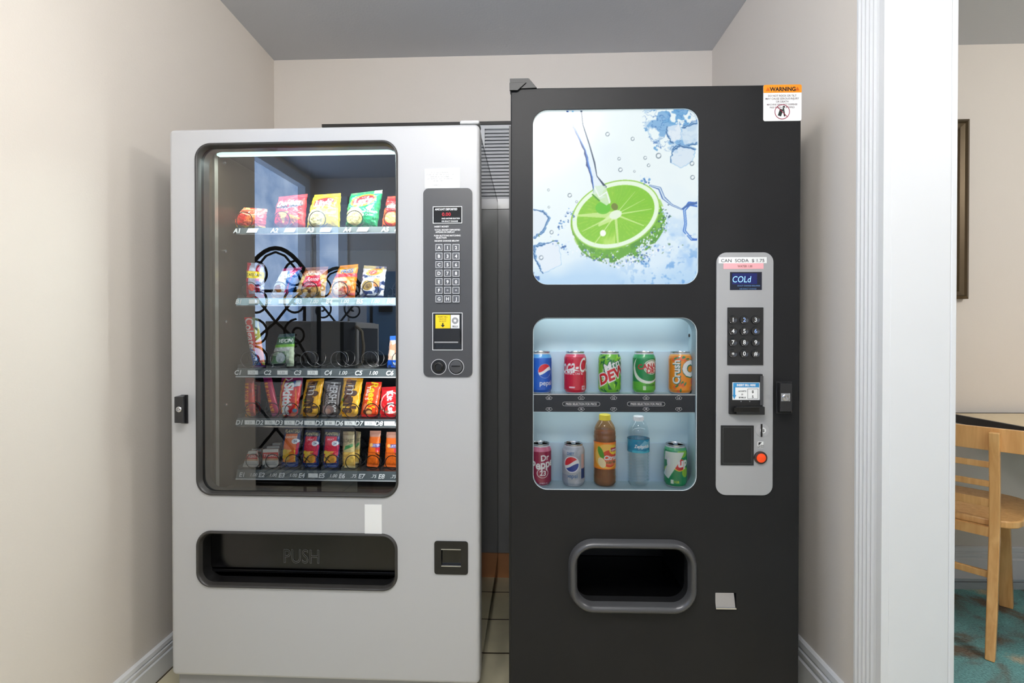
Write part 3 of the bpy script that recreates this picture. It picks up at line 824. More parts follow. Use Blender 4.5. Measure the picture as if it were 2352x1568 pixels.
keys = ['A', '1', '2', 'B', '3', '4', 'C', '5', '6', 'D', '7', '8', 'E', '9', '0', 'F', '*', '*', 'G', 'H', 'J']
M_key = mat('key_metal', (98, 98, 100), .3, .4); M_keyo = mat('key_edge', (196, 196, 198), .4)
for i, k in enumerate(keys):
    px = 1009.5 + 19.4 * (i % 3); py = 569.5 + 19.5 * (i // 3); x, z = L.at(px, py)
    b = MB(); h = .0104
    b.plate(rrect(x - h, x + h, z - h, z + h, .001, 3), [], -.007, -.003, M_key)
    b.plate(rrect(x - h, x + h, z - h, z + h, .001, 3), [rrect(x - h + .0018, x + h - .0018, z - h + .0018, z + h - .0018, .0006, 3)], -.0082, -.0068, M_keyo)
    b.text(k, x, z if k != '*' else z - .003, .0135, -.0074, M_wprint, .03)
    b.build('keypad_button', M_key, cpn)
r = LR(994, 718, 1063, 804)
b = MB(); b.quad(*r, -.0045, M_black); outline(b, r, .0018, -.006, M_wprint)
f = LR(1000, 756, 1058, 790); b.plate(rrect(*f, .001, 2), [], -.014, -.004, M_black)
f = LR(1000, 784, 1054, 787); b.quad(*f, -.0145, M_gprint)
f = LR(1001, 790, 1058, 799); b.quad(*f, -.005, M_blackg)
ba = b.build('bill_acceptor', M_black, cpn)
b = MB(); f = LR(1001, 723, 1035, 754); b.quad(*f, -.0062, mat('sticker_yellow', (246, 214, 20), .5))
cx, cz = (f[0] + f[1]) / 2, (f[2] + f[3]) / 2
for k, t_ in enumerate(('INSERT BILL', 'FACE UP', 'IN SLOT')): b.text(t_, cx, f[3] - .006 - k * .0065, .0056, -.0065, mat('brown_print', (120, 90, 20), .6), .01)
b.box(cx - .002, cx + .002, -.0068, -.0064, f[2] + .009, f[2] + .016, M_black)
b.add([(cx - .006, -.0067, f[2] + .010), (cx, -.0067, f[2] + .003), (cx + .006, -.0067, f[2] + .010)], [(0, 1, 2)], M_black)
f = LR(1036, 723, 1056, 754); b.quad(*f, -.0062, M_paper)
cx, cz = (f[0] + f[1]) / 2, (f[2] + f[3]) / 2 + .003
b.plate([(cx + .010 * cos(a_), cz + .010 * sin(a_)) for a_ in np.linspace(0, 2 * pi, 17)[:-1]], [[(cx + .004 * cos(a_), cz + .004 * sin(a_)) for a_ in np.linspace(0, 2 * pi, 17)[:-1]]], -.0066, -.0064, M_gprint)
b.text('BILLS', cx, f[2] + .006, .007, -.0066, M_black)
b.build('bill_sticker', M_paper, ba)
for px, nm in ((1008.5, 'coin_return_button'), (1048.5, 'coin_slot')):
    x, z = L.at(px, 842); c_ = lambda R0: [(x + R0 * cos(a_), z + R0 * sin(a_)) for a_ in np.linspace(0, 2 * pi, 33)[:-1]]
    b = MB(); b.plate(c_(.0232), [c_(.0215)], -.0062, -.004, M_keyo); b.plate(c_(.0215), [], -.005, -.004, M_black)
    if nm == 'coin_return_button': b.lathe([(.014, 0), (.014, .006), (.010, .009), (.009, .006), (0, .006)], c=(x, -.005, z), axis='y', n=28, m=M_black)
    else: b.lathe([(.020, 0), (.018, .005), (.012, .006), (0, .006)], c=(x, -.005, z), axis='y', n=28, m=M_panel); b.box(x - .013, x + .013, -.0125, -.0105, z + .001, z + .004, M_blackg)
    b.build(nm, M_black, cpn)
f = LR(976, 387, 1056, 432); b = MB(); b.quad(*f, -.0008, M_paper)
for k, (t_, w) in enumerate((('IF YOU HAVE A PROBLEM', .9), ('PLEASE CALL ANYTIME OR LEAVE YOUR', 1), ('NAME AND ROOM NUMBER', .9), ('AT THE FRONT DESK FOR A REFUND', 1), ('WE ARE SORRY', .7), ('THANK YOU', .5))):
    b.text(t_, (f[0] + f[1]) / 2 - .006 + (w - 1) * .02, f[3] - .012 - k * .0062 - (.006 if k == 5 else 0), .0050, -.0012, M_tx, 0, sx=.9)
b.build('notice_sticker', M_paper, sm)
f = LR(838, 1158, 877, 1227); MB().box(f[0], f[1], -.0012, -.0002, f[2], f[3]).build('tape_strip', M_paper, sm)
f = LR(1056, 277, 1101, 285); MB().box(f[0], f[1], -.001, .05, dz1 - .001, dz1 + .010).build('hinge_cap', M_sil, sm, bevel=.004)
# delivery bin
bin_ = gasket(LR(450, 1220, 915, 1354), LR(460, 1230, 905, 1344), .048, .038, -.007, .018, 'bin_gasket', sm)
s = slot; b = MB()
bx0, bx1, bz0, bz1 = s[0] - .012, s[1] + .012, s[2] - .01, s[3] + .012
b.box(bx0, bx1, .052, .30, bz0 - .004, bz0, M_blackg); b.box(bx0 - .004, bx0, .052, .30, bz0, bz1, M_blackg); b.box(bx1, bx1 + .004, .052, .30, bz0, bz1, M_blackg)
b.box(bx0, bx1, .052, .30, bz1, bz1 + .004, M_blackg); b.box(bx0, bx1, .296, .30, bz0, bz1, M_black)
b.build('delivery_bin', M_blackg, sm)
fz = L.at(690, 1306, .055)[1]
M_flap = mat('flap_black', (8, 8, 9), .18)
b = MB(); b.box(bx0 + .003, bx1 - .003, .055, .060, fz, bz1 - .002, M_flap); b.box(bx0 + .003, bx1 - .003, .050, .062, fz - .012, fz - .004, M_flap)
fl = b.build('push_flap', M_flap, sm, bevel=.001)
x, z = L.at(692, 1277, .053)
b = MB(); v, tr = text_tris('PUSH', .02, 0)
M_emb = mat('embossed_edge', (110, 110, 110), .25)
b.text('PUSH', x, z, .062, .0538, M_emb, .008, sx=.80); b.text('PUSH', x, z, .062, .0532, M_flap, -.012, sx=.80)
b.build('push_lettering', M_emb, fl)
# coin return
f = LR(998, 1242, 1075, 1318); g = LR(1014, 1260, 1059, 1299)
nt_ = L.at(1009, 1308); o_ = rrect(*f, .008, 4)
b = MB(); b.plate(o_, [rrect(*g, .001, 2)], -.003, 0, M_black)
b.quad(g[0], g[1], g[2], g[3], .006, M_blackg); b.box(g[0], g[1], -.004, .004, g[3] - .0016, g[3] + .0008, M_chrome); b.box(g[0], g[1], -.004, .004, g[2] - .0008, g[2] + .0016, M_chrome)
b.box(cret[0], cret[1], .03, .034, cret[2], cret[3], M_black)
b.build('coin_return_cup', M_black, sm)
# lock handle
f = L.rect(400, 911, 421, 971, -.030); g = LR(412, 906, 433, 972)
b = MB(); b.box(f[0], g[1], -.004, 0, g[2], g[3]); b.add([(f[0], -.030, f[2]), (f[1], -.030, f[2]), (f[1], -.030, f[3]), (f[0], -.030, f[3]), (f[0], -.003, g[2] + .001), (g[1] - .008, -.003, g[2] + .001), (g[1] - .008, -.003, g[3] - .001), (f[0], -.003, g[3] - .001)],
    [(0, 1, 2, 3), (0, 4, 5, 1), (1, 5, 6, 2), (2, 6, 7, 3), (3, 7, 4, 0)])
hd = b.build('lock_handle', M_panel if 0 else mat('handle_black', (34, 34, 36), .35), sm, bevel=.0015)
def key_lock(x, z, y, rad, parent):
    MB().lathe([(rad, 0), (rad, .003), (rad * .8, .0045), (rad * .62, .0045), (rad * .6, .002), (rad * .35, .002), (rad * .3, .0045), (0, .0045)], c=(x, y, z), axis='y', n=24).build('key_cylinder', M_chrome, parent)
x, z = L.at(410.5, 940, -.032); key_lock(x, z, -.0295, .0085, hd)
# ------------------------------------------------------------------ snacks on the trays
M_foil = paint_mat('foil_print', .32, .4)
M_card = paint_mat('card_print', .5, .1)
def pack(name, quad, row, paint, label, cat, group, yl=.222, bulge=.014, card=False, seal=.07, res=1.7, dy=0.0):
    """quad: pixel corners TL,TR,BR,BL of the pack's outline, taken on the upright plane where it stands"""
    P = [L.at(px, py, yl) for px, py in quad]
    fz = FLOOR[row] + .0006
    zmin = min(P[2][1], P[3][1]); dz = fz - zmin
    P = [(p[0], p[1] + dz * (1 if i > 1 else .35)) for i, p in enumerate(P)]
    TL, TR, BR, BL = [np.array(p) for p in P]
    w = (np.linalg.norm(TR - TL) + np.linalg.norm(BR - BL)) / 2; h = (np.linalg.norm(TL - BL) + np.linalg.norm(TR - BR)) / 2
    cv = Canvas(w / h, max(60, int(h * 677 * 1.5))); paint(cv); img = cv.out()
    nu = max(16, int(w * 677 * res)); nv = max(24, int(h * 677 * res))
    V, U = np.meshgrid(np.linspace(0, 1, nv), np.linspace(0, 1, nu), indexing='ij')
    base = lambda U, V: (BL * ((1 - U) * (1 - V))[..., None] + BR * (U * (1 - V))[..., None] + TL * ((1 - U) * V)[..., None] + TR * (U * V)[..., None])
    XZ = base(U, V)
    if card: prof = np.ones_like(U)
    else:
        vv = np.clip((V - seal) / (1 - 2 * seal), 0, 1)
        prof = (np.sin(pi * vv) ** .45) * (np.clip(1 - (2 * U - 1) ** 4, 0, 1) ** .5)
        wr = fbm(nv, nu, 9, 4, seed=abs(hash(label)) % 1000 if 0 else len(label) * 7 + int(quad[0][0]))
        edge = 1 - .6 * np.sin(pi * U) * np.sin(pi * V)
        prof = prof * (1 + .45 * (wr - .5) * edge) + (wr - .5) * .10 * edge
        # crimped seals and slightly drawn-in waist
        cr = ((V < seal * .8) | (V > 1 - seal * .8)) * np.sin(V * nv * 1.4) * .04
        prof = prof + cr
        pin = (.008 * np.sin(V * 23 + len(label)) + .005 * np.sin(V * 51)) * (2 * U - 1)
        XZ = XZ + np.stack([pin * w, pin * 0], -1)
    XZ[..., 1] = np.maximum(XZ[..., 1], fz)
    c = XZ.reshape(-1, 2).mean(0); x0, z0 = float(c[0]), float(fz)
    yb = bulge * prof
    Pf = np.stack([XZ[..., 0] - x0, -yb, XZ[..., 1] - z0], -1)
    Cc = sample(img, U, V)
    # back side, plain, and joined edge
    bu = np.linspace(0, nu - 1, 12).astype(int); bv = np.linspace(0, nv - 1, 16).astype(int)
    Bk = np.stack([XZ[bv][:, bu, 0] - x0, yb[bv][:, bu] * (.9 if not card else 1.0) + .0004, XZ[bv][:, bu, 1] - z0], -1)
    Bk[..., 1] = np.maximum(Bk[..., 1], 0.0006)
    ev = Bk.reshape(-1, 3); ef = []
    for i in range(15):
        for j in range(11):
            a = i * 12 + j; ef.append((a + 1, a, a + 12, a + 13))
    bc = np.broadcast_to(Cc.reshape(-1, 3).mean(0) * .8, ev.shape)
    if card:
        # side walls of a carton
        k = len(ev); sv = []; 
        loops = [(0, j) for j in bu] + [(i, nu - 1) for i in bv[1:]] + [(nv - 1, j) for j in bu[::-1][1:]] + [(i, 0) for i in bv[::-1][1:-1]]
        front = [Pf[i, j] for i, j in loops]; back = [np.array([p[0], bulge + .0004, p[2]]) for p in front]; n = len(front)
        ev = np.concatenate([ev, np.array(front), np.array(back)]); ef += [(k + i, k + n + i, k + n + (i + 1) % n, k + (i + 1) % n) for i in range(n)]
        bc = np.concatenate([bc, np.broadcast_to(Cc.reshape(-1, 3).mean(0), (2 * n, 3))])
    o = grid_mesh(name, Pf, Cc, M_card if card else M_foil, extra=(ev, ef, bc))
    o.matrix_world = L.M @ Matrix.Translation((x0, yl + dy, z0))
    tag(o, label, cat, group)
    return o
def blotch(c, cols, base, seed, lo=.5, box=None):
    n = fbm(c.h, c.w, base, 4, seed)
    m = (n > lo).astype(float)
    if box: m *= ((c.X > box[0]) & (c.X < box[2]) & (c.Y > box[1]) & (c.Y < box[3]))
    return c.fill(m, cols)
def seals(c, col, s=.07):
    c.rect(0, 0, c.asp, s, col).rect(0, 1 - s, c.asp, 1, col)
WHT = (245, 245, 245)
# row A ------------------------------------------------
def p_red_slouch(c):
    A = c.asp; c.a[:] = (214, 44, 34); c.rect(0, .88, A, 1, (232, 214, 150)); c.rect(0, .72, A, .88, (205, 96, 70))
    blotch(c, (232, 90, 60), 5, 3, .56); c.rect(0, 0, A, .17, (250, 196, 70)); c.ell(A * .62, .48, .2, .15, (240, 120, 60)); c.line([(A * .1, .75), (A * .5, .62), (A * .9, .7)], .03, (246, 210, 170))
def p_doritos(c):
    A = c.asp; c.a[:] = (214, 34, 40); blotch(c, (236, 70, 60), 4, 5, .55); seals(c, (190, 26, 34), .06)
    c.poly([(A * .22, .45), (A * .55, .48), (A * .36, .12)], (246, 176, 60)); c.poly([(A * .55, .40), (A * .92, .30), (A * .66, .14)], (240, 150, 50))
    c.poly([(A * .26, .43), (A * .5, .45), (A * .37, .2)], (252, 206, 90))
    c.line([(A * .1, .60), (A * .5, .58), (A * .92, .66)], .05, (30, 16, 16)); c.text('Doritos', A * .5, .72, .24, (20, 14, 14), rot=.08, shear=.25, bold=.08, sx=.92); c.text('Doritos', A * .5, .73, .23, WHT, rot=.08, shear=.25, bold=.03, sx=.92)
def lays(c, bg, bg2, sub):
    A = c.asp; c.a[:] = bg; blotch(c, bg2, 4, 9, .55); seals(c, tuple(int(x * .88) for x in bg), .05)
    c.ell(A * .50, .72, .34, .17, (250, 200, 30), rot=.15); c.ell(A * .5, .73, .30, .125, (214, 30, 38), rot=.15)
    c.text("Lay's", A * .5, .71, .25, WHT, rot=.1, bold=.03, shear=.1)
    c.ell(A * .3, .3, .24, .24, (244, 226, 150), rot=.4); c.ell(A * .27, .31, .17, .18, (250, 238, 180), rot=.4)
    c.text(sub, A * .72, .42, .09, WHT, bold=.02); c.text('Potato Chips', A * .7, .08, .05, WHT, bold=.01)
def p_lays_y(c): lays(c, (250, 214, 24), (252, 224, 60), 'Classic')
def p_lays_g(c):
    lays(c, (20, 148, 92), (40, 168, 108), 'Sour Cream'); A = c.asp; c.text('& Onion', A * .72, .34, .08, WHT); c.poly([(A * .62, .52), (A * .86, .6), (A * .8, .4)], (232, 240, 226)); c.rect(A * .75, .9, A, 1, (226, 236, 226))
def p_orange(c):
    A = c.asp; c.a[:] = (236, 92, 40); blotch(c, (214, 40, 44), 4, 12, .5); c.rect(0, .6, A * .6, .68, (20, 20, 20)); c.text('CHEETOS', A * .4, .64, .11, WHT, bold=.03); c.ell(A * .35, .3, .2, .16, (250, 190, 120)); c.rect(0, 0, A, .08, (200, 30, 40))
ga = 'chip bags on the top tray'
pack('chip_bag', [(560, 473), (614, 477), (609, 521), (529, 520)], 'A', p_red_slouch, 'slumped red chip bag with yellow lower edge, leftmost on the top tray', 'chip bag', ga, .235, .026)
pack('chip_bag', [(641, 449), (706, 442), (700, 520), (629, 516)], 'A', p_doritos, 'red tortilla chip bag with white lettering and triangular chips, on the top tray', 'chip bag', ga, .235, .028)
pack('chip_bag', [(722, 445), (783, 441), (780, 521), (704, 520)], 'A', p_lays_y, 'bright yellow potato chip bag on the top tray', 'chip bag', ga, .235, .028)
pack('chip_bag', [(806, 443), (879, 434), (866, 522), (793, 517)], 'A', p_lays_g, 'green potato chip bag with red and yellow oval emblem, on the top tray', 'chip bag', ga, .235, .028)
pack('chip_bag', [(890, 449), (950, 447), (945, 520), (876, 519)], 'A', p_orange, 'orange and red chip bag at right end of the top tray', 'chip bag', ga, .235, .026)
# row B
def p_b1(c):
    A = c.asp; c.a[:] = (186, 190, 214); c.rect(0, 0, A * .22, 1, (206, 30, 66)); c.rect(A * .62, 0, A * .84, .95, (190, 28, 56)); c.rect(0, 0, A, .12, (214, 24, 50)); blotch(c, (60, 62, 130), 6, 21, .62, (A * .2, .15, A, .6))
    c.rect(0, .56, A, .76, (246, 216, 40)); c.text('STATE FAIR', A * .5, .66, .10, (30, 30, 30), bold=.02, sx=.9); c.ell(A * .4, .3, .1, .1, (240, 90, 80))
def p_b2(c):
    A = c.asp; c.a[:] = (236, 236, 240); c.poly([(A * .35, 1), (A, 1), (A, 0), (A * .75, 0), (A * .62, .5)], (40, 96, 176)); c.poly([(A * .5, .9), (A * .8, .6), (A * .66, .12), (A * .9, 0), (A * .75, .6), (A * .9, .9)], (222, 60, 130))
    c.rect(0, 0, A, .12, (240, 180, 50)); c.ell(A * .28, .34, .1, .09, (176, 106, 60)); c.ell(A * .4, .24, .08, .06, (196, 130, 70)); c.text('MIX', A * .6, .72, .16, WHT, rot=.5, bold=.04); c.rect(0, .9, A, 1, (196, 60, 120))
def p_b3(c):
    A = c.asp; c.a[:] = (206, 160, 92); c.rect(0, .74, A, 1, (150, 84, 48)); blotch(c, (226, 190, 120), 6, 31, .55, (0, 0, A, .7)); c.poly([(A * .25, .7), (A * .8, .72), (A * .9, .36), (A * .2, .34)], (206, 24, 56))
    c.text('Famous', A * .5, .78, .13, WHT, bold=.02, shear=.2); c.text('Amos', A * .55, .60, .17, (250, 220, 220), bold=.02, shear=.2); blotch(c, (110, 74, 50), 9, 33, .58, (0, 0, A * .7, .3)); c.text('cookies', A * .55, .44, .11, WHT)
def p_b4(c):
    A = c.asp; c.a[:] = (240, 140, 40); c.rect(0, .86, A, 1, (244, 160, 40)); c.rect(0, .62, A, .72, (214, 50, 60)); c.ell(A * .42, .36, .3, .26, (246, 196, 140)); c.ell(A * .36, .38, .18, .2, (250, 220, 180))
    c.text('FRIES', A * .58, .80, .17, (30, 90, 150), bold=.04, rot=.06, sx=1.0); blotch(c, (222, 100, 40), 7, 41, .6, (0, 0, A, .5)); c.line([(A * .3, .06), (A * .95, .12)], .04, (214, 40, 40))
def p_b5(c):
    A = c.asp; c.a[:] = (222, 224, 230); c.rect(0, .9, A, 1, (190, 172, 120)); blotch(c, (44, 56, 100), 5, 51, .53); c.ell(A * .55, .8, .26, .11, (236, 140, 30), rot=.2); c.ell(A * .5, .79, .13, .07, (200, 50, 30), rot=.2)
    c.ell(A * .34, .40, .22, .19, (236, 236, 240)); c.ell(A * .34, .38, .16, .15, (176, 142, 60)); c.ell(A * .38, .36, .09, .08, (130, 100, 40)); c.rect(A * .6, .35, A * .85, .6, (226, 150, 80)); c.rect(0, 0, A, .08, (40, 52, 96)); c.text('GRANDMA', A * .55, .66, .08, (40, 52, 96), bold=.02)
gb = 'snack bags on the second tray'
pack('snack_bag', [(568, 601), (607, 605), (607, 682), (566, 681)], 'B', p_b1, 'narrow red and blue snack bag with yellow banner, leftmost on second tray', 'snack bag', gb, .228, .016)
pack('snack_bag', [(650, 616), (694, 612), (668, 684), (620, 683)], 'B', p_b2, 'white, blue and pink snack bag with orange lower edge on second tray', 'snack bag', gb, .230, .020)
pack('snack_bag', [(702, 614), (754, 611), (746, 684), (677, 683)], 'B', p_b3, 'brown cookie bag with red centre panel on second tray', 'snack bag', gb, .232, .022)
pack('snack_bag', [(781, 610), (823, 606), (815, 685), (751, 684)], 'B', p_b4, 'orange snack bag with blue lettering on second tray', 'snack bag', gb, .232, .022)
pack('snack_bag', [(836, 608), (888, 611), (880, 682), (825, 681)], 'B', p_b5, 'navy and white snack bag with gold round picture on second tray', 'snack bag', gb, .232, .020)
# row C
def p_tooth(c):
    A = c.asp; c.a[:] = (226, 34, 40); c.poly([(A * .62, 1), (A, 1), (A, .0), (A * .8, 0), (A * .7, .5)], (210, 206, 90)); c.poly([(A * .6, .5), (A, .55), (A, .1), (A * .75, .1)], (240, 130, 50)); c.poly([(0, .45), (A * .5, .30), (A * .72, 0), (0, 0)], (24, 104, 196))
    c.poly([(A * .55, 1), (A, 1), (A * .9, .72), (A * .6, .8)], (120, 140, 110)); c.text('Colgate', A * .33, .68, .23, WHT, rot=-pi / 2, bold=.02, sx=.85); c.text('TRAVEL', A * .36, .2, .12, WHT, rot=-pi / 2, bold=.01)
    c.rect(0, 0, A, .04, (90, 30, 110))
def p_floss(c):
    A = c.asp; c.a[:] = (176, 196, 176); c.rect(0, .8, A, 1, (56, 82, 90)); c.rect(0, .68, A, .9, (40, 96, 60)); c.text('VE/CIN', A * .55, .79, .15, WHT, bold=.03, shear=.2); c.rect(0, .6, A, .68, (120, 190, 50)); c.rect(0, .48, A, .58, (196, 202, 200))
    blotch(c, (70, 130, 80), 6, 61, .48, (0, .12, A * .7, .46)); c.ell(A * .45, .28, .13, .16, (176, 190, 196)); c.rect(A * .84, 0, A, .6, (206, 220, 190)); c.rect(0, 0, A * .7, .1, (40, 52, 60)); c.text('2', A * .12, .05, .12, WHT)
def p_c6(c):
    A = c.asp; c.a[:] = (236, 200, 176); c.rect(0, 0, A, .24, (20, 84, 190)); c.rect(0, .86, A, 1, (40, 100, 196)); c.rect(A * .3, .7, A, .86, (230, 236, 246)); c.text('BIC', A * .5, .12, .12, WHT, bold=.03); blotch(c, (226, 150, 110), 5, 71, .55, (0, .3, A, .8))
gcn = 'travel items on the third tray'
pack('toothbrush_pack', [(561, 728), (592, 728), (610, 841), (582, 842)], 'C', p_tooth, 'tall red and blue toothbrush pack leaning on the third tray', 'toothbrush', gcn, .226, .010)
pack('toiletry_pack', [(641, 768), (677, 766), (675, 843), (619, 846)], 'C', p_floss, 'green and clear toiletry pack standing on the third tray', 'toiletry pack', gcn, .226, .012)
pack('razor_pack', [(896, 772), (930, 770), (930, 846), (889, 845)], 'C', p_c6, 'pale pink and blue pack at right end of third tray, cut by the window edge', 'toiletry pack', gcn, .226, .010)
# row D
def star(c):
    A = c.asp; c.a[:] = (206, 34, 30); c.rect(0, 0, A * .5, 1, (246, 160, 40)); c.text('STARBURST', A * .28, .5, .26, (190, 30, 30), rot=-pi / 2, bold=.03, sx=.92); blotch(c, (170, 20, 40), 8, 81, .55, (A * .5, 0, A, 1)); c.rect(0, .86, A, 1, (150, 30, 40))
def star_p(c):
    star(c); A = c.asp; c.rect(0, .88, A, 1, (150, 30, 110)); c.fill(((c.X > A * .5)).astype(float), (196, 40, 110), .7); c.rect(0, 0, A, .1, (170, 30, 110))
def skit(c):
    A = c.asp; c.a[:] = (214, 24, 34); c.rect(0, .82, A, 1, (150, 24, 96)); c.ell(A * .72, .84, .1, .08, (60, 110, 190)); c.ell(A * .52, .84, .07, .06, (40, 130, 80)); c.rect(A * .72, .78, A * .95, .92, (226, 230, 236)); c.line([(A * .2, .97), (A * .35, .92), (A * .5, .97)], .03, WHT)
    c.line([(A * .18, .95), (A * .1, .5), (A * .3, 0)], .04, (240, 170, 40)); c.line([(A * .8, .7), (A * .9, .3), (A * .85, 0)], .04, (230, 120, 30)); c.ell(A * .85, .16, .06, .05, (40, 130, 170)); c.ell(A * .75, .05, .08, .05, (236, 100, 30)); c.ell(A * .3, .1, .05, .05, (240, 190, 40))
    c.text('Skittles', A * .47, .45, .33, (246, 248, 250), rot=-pi / 2, bold=.05, sx=.9)
def mms(c):
    A = c.asp; c.a[:] = (244, 176, 20); blotch(c, (250, 192, 50), 4, 91, .55); seals(c, (226, 156, 20), .05)
    c.ell(A * .2, .3, .07, .06, (250, 214, 60)); c.ell(A * .3, .12, .06, .05, (240, 150, 40)); c.ell(A * .22, .45, .05, .05, (110, 160, 50))
    c.text("m&m's", A * .54, .52, .40, (60, 30, 20), rot=-pi / 2, bold=.08, sx=.92); c.text("m&m's", A * .54, .52, .40, (90, 56, 40), rot=-pi / 2, bold=.02, sx=.92)
    c.text("m", A * .56, .70, .36, (230, 226, 220), rot=-pi / 2, bold=-.01); c.ell(A * .3, .93, .06, .04, (176, 110, 60))
def hersh(c):
    A = c.asp; c.a[:] = (70, 60, 58); seals(c, (120, 116, 116), .05); c.text("HERSHEY'S", A * .62, .56, .31, (214, 212, 212), rot=-pi / 2, bold=.02, sx=.92); c.ell(A * .35, .2, .18, .14, (150, 120, 116)); c.ell(A * .4, .16, .08, .08, (200, 150, 130)); c.text('MILK CHOCOLATE', A * .28, .5, .1, (180, 170, 170), rot=-pi / 2)
def reese(c):
    A = c.asp; c.a[:] = (240, 76, 30); seals(c, (206, 40, 34), .06); c.text("Reese's", A * .58, .60, .30, (250, 214, 40), rot=-pi / 2, bold=.03, shear=.2, sx=.9); c.text("Take 5", A * .28, .7, .14, (246, 236, 226), rot=-pi / 2, bold=.02); c.ell(A * .42, .16, .13, .1, (110, 56, 34)); c.ell(A * .5, .13, .08, .07, (230, 170, 110)); c.ell(A * .25, .3, .06, .1, (250, 130, 90))
def kitkat(c):
    A = c.asp; c.a[:] = (214, 24, 30); seals(c, (180, 16, 26), .06); c.ell(A * .5, .48, .34, .36, (240, 200, 190)); c.ell(A * .5, .48, .30, .32, (220, 30, 36)); c.text('Kit Kat', A * .5, .5, .27, WHT, rot=-pi / 2 + .15, bold=.05, sx=.95); blotch(c, (150, 110, 90), 9, 95, .62, (0, .05, A, .3))
gd = 'candy on the fourth tray'
pack('candy_pack', [(584, 873), (598, 878), (599, 957), (584, 957)], 'D', star, 'slim red candy pack behind the leftmost one on the candy tray', 'candy', gd, .275, .008)
pack('candy_pack', [(563, 869), (583, 869), (588, 961), (564, 961)], 'D', star, 'slim red and orange candy pack, leftmost on the candy tray', 'candy', gd, .222, .010)
pack('candy_pack', [(604, 868), (623, 866), (645, 962), (625, 962)], 'D', star_p, 'slim pink and orange candy pack leaning left on the candy tray', 'candy', gd, .222, .010)
pack('candy_pack', [(647, 870), (696, 868), (684, 963), (639, 962)], 'D', skit, 'red candy bag with white upright lettering and purple top', 'candy', gd, .224, .014)
pack('candy_pack', [(704, 874), (745, 871), (731, 964), (689, 963)], 'D', mms, 'yellow candy bag between the red candy bag and the dark chocolate bar', 'candy', gd, .224, .014)
pack('chocolate_bar', [(747, 877), (783, 879), (777, 962), (738, 961)], 'D', hersh, 'dark brown and grey chocolate bar on the candy tray', 'chocolate bar', gd, .222, .008)
pack('candy_pack', [(790, 869), (834, 872), (822, 966), (778, 965)], 'D', mms, 'yellow candy bag right of the dark chocolate bar', 'candy', gd, .224, .014)
pack('candy_pack', [(841, 880), (877, 880), (867, 966), (827, 965)], 'D', reese, 'orange candy pack with yellow lettering on the candy tray', 'candy', gd, .224, .013)
pack('chocolate_bar', [(877, 892), (925, 889), (922, 966), (871, 966)], 'D', kitkat, 'red chocolate wafer bar at right end of the candy tray', 'chocolate bar', gd, .222, .010)
# row E
def tyl(c):
    A = c.asp; c.a[:] = (226, 222, 212); c.rect(0, .5, A, .82, (206, 40, 30)); c.text('TYLENOL', A * .5, .66, .2, WHT, bold=.03, sx=.9); c.rect(0, .40, A, .5, (220, 170, 130)); c.rect(A * .1, .15, A * .9, .2, (180, 180, 176)); c.rect(A * .1, .26, A * .8, .29, (190, 188, 184))
def plant(c, top, a, b_, band=True):
    A = c.asp; c.a[:] = (22, 52, 110); c.rect(A * .14, .14, A * .86, .84, a); c.ell(A * .5, .24, .15, .16, b_); blotch(c, (246, 196, 70), 6, int(a[0]) + 3, .52, (A * .12, .12, A * .88, .45))
    c.ell(A * .22, .42, .05, .05, (240, 206, 60)); c.ell(A * .78, .66, .09, .07, (226, 232, 240)); c.text('24', A * .78, .66, .08, (40, 60, 120), bold=.01); c.rect(0, .84, A, 1, (24, 34, 70)); c.text('PLANTERS', A * .5, .90, .10, (230, 214, 150), bold=.03, sx=.8)
    c.text(top, A * .5, .76, .07, WHT, bold=.02); c.rect(0, 0, A, .13, (20, 56, 140)); c.line([(A * .2, .06), (A * .8, .06)], .02, (140, 170, 220))
    blotch(c, (16, 36, 80), 8, 7, .6, (0, 0, A * .14, 1)); c.line([(A * .9, .35), (A * .94, .6)], .05, (196, 40, 80))
def pl_o(c): plant(c, 'CASHEWS', (240, 112, 40), (250, 150, 40))
def pl_r(c): plant(c, 'HEAT', (220, 40, 70), (250, 176, 50)); c.line([(c.asp * .2, .3), (c.asp * .5, .16)], .02, (60, 30, 20)); c.line([(c.asp * .2, .16), (c.asp * .45, .3)], .02, (60, 30, 20))
def crk(c):
    A = c.asp; c.a[:] = (206, 186, 130); c.rect(0, .62, A, 1, (176, 160, 120)); blotch(c, (150, 130, 100), 7, 101, .55, (0, .6, A, 1)); c.poly([(A * .2, .5), (A * .9, .6), (A * .9, .68), (A * .3, .62)], (70, 140, 80)); c.rect(0, .05, A, .45, (242, 200, 96)); blotch(c, (226, 176, 80), 8, 103, .55, (0, .05, A, .45)); c.text('TOAST', A * .5, .76, .13, (90, 90, 60), bold=.02)
def chz(c):
    A = c.asp; c.a[:] = (246, 112, 24); c.rect(0, .84, A, 1, (206, 150, 130)); c.rect(A * .3, .56, A, .66, (90, 80, 170)); c.text('AUSTIN', A * .62, .61, .09, WHT, bold=.02); c.ell(A * .3, .62, .05, .05, (250, 190, 110)); c.rect(0, .40, A, .43, (196, 80, 20)); c.speck([(206, 84, 20)], 22, .012, (A * .08, .05, A * .92, .4), 5); c.rect(A * .7, .44, A, .55, (226, 50, 70))
ge = 'packs on the bottom tray'
pack('medicine_carton', [(581, 1033), (602, 1033), (603, 1074), (575, 1074)], 'E', tyl, 'white and red medicine carton, second behind the tilted one on bottom tray', 'medicine', ge, .262, .006, card=True)
pack('medicine_carton', [(573, 1037), (591, 1036), (597, 1077), (559, 1077)], 'E', tyl, 'tilted white and red medicine carton, leftmost on the bottom tray', 'medicine', ge, .222, .006, card=True)
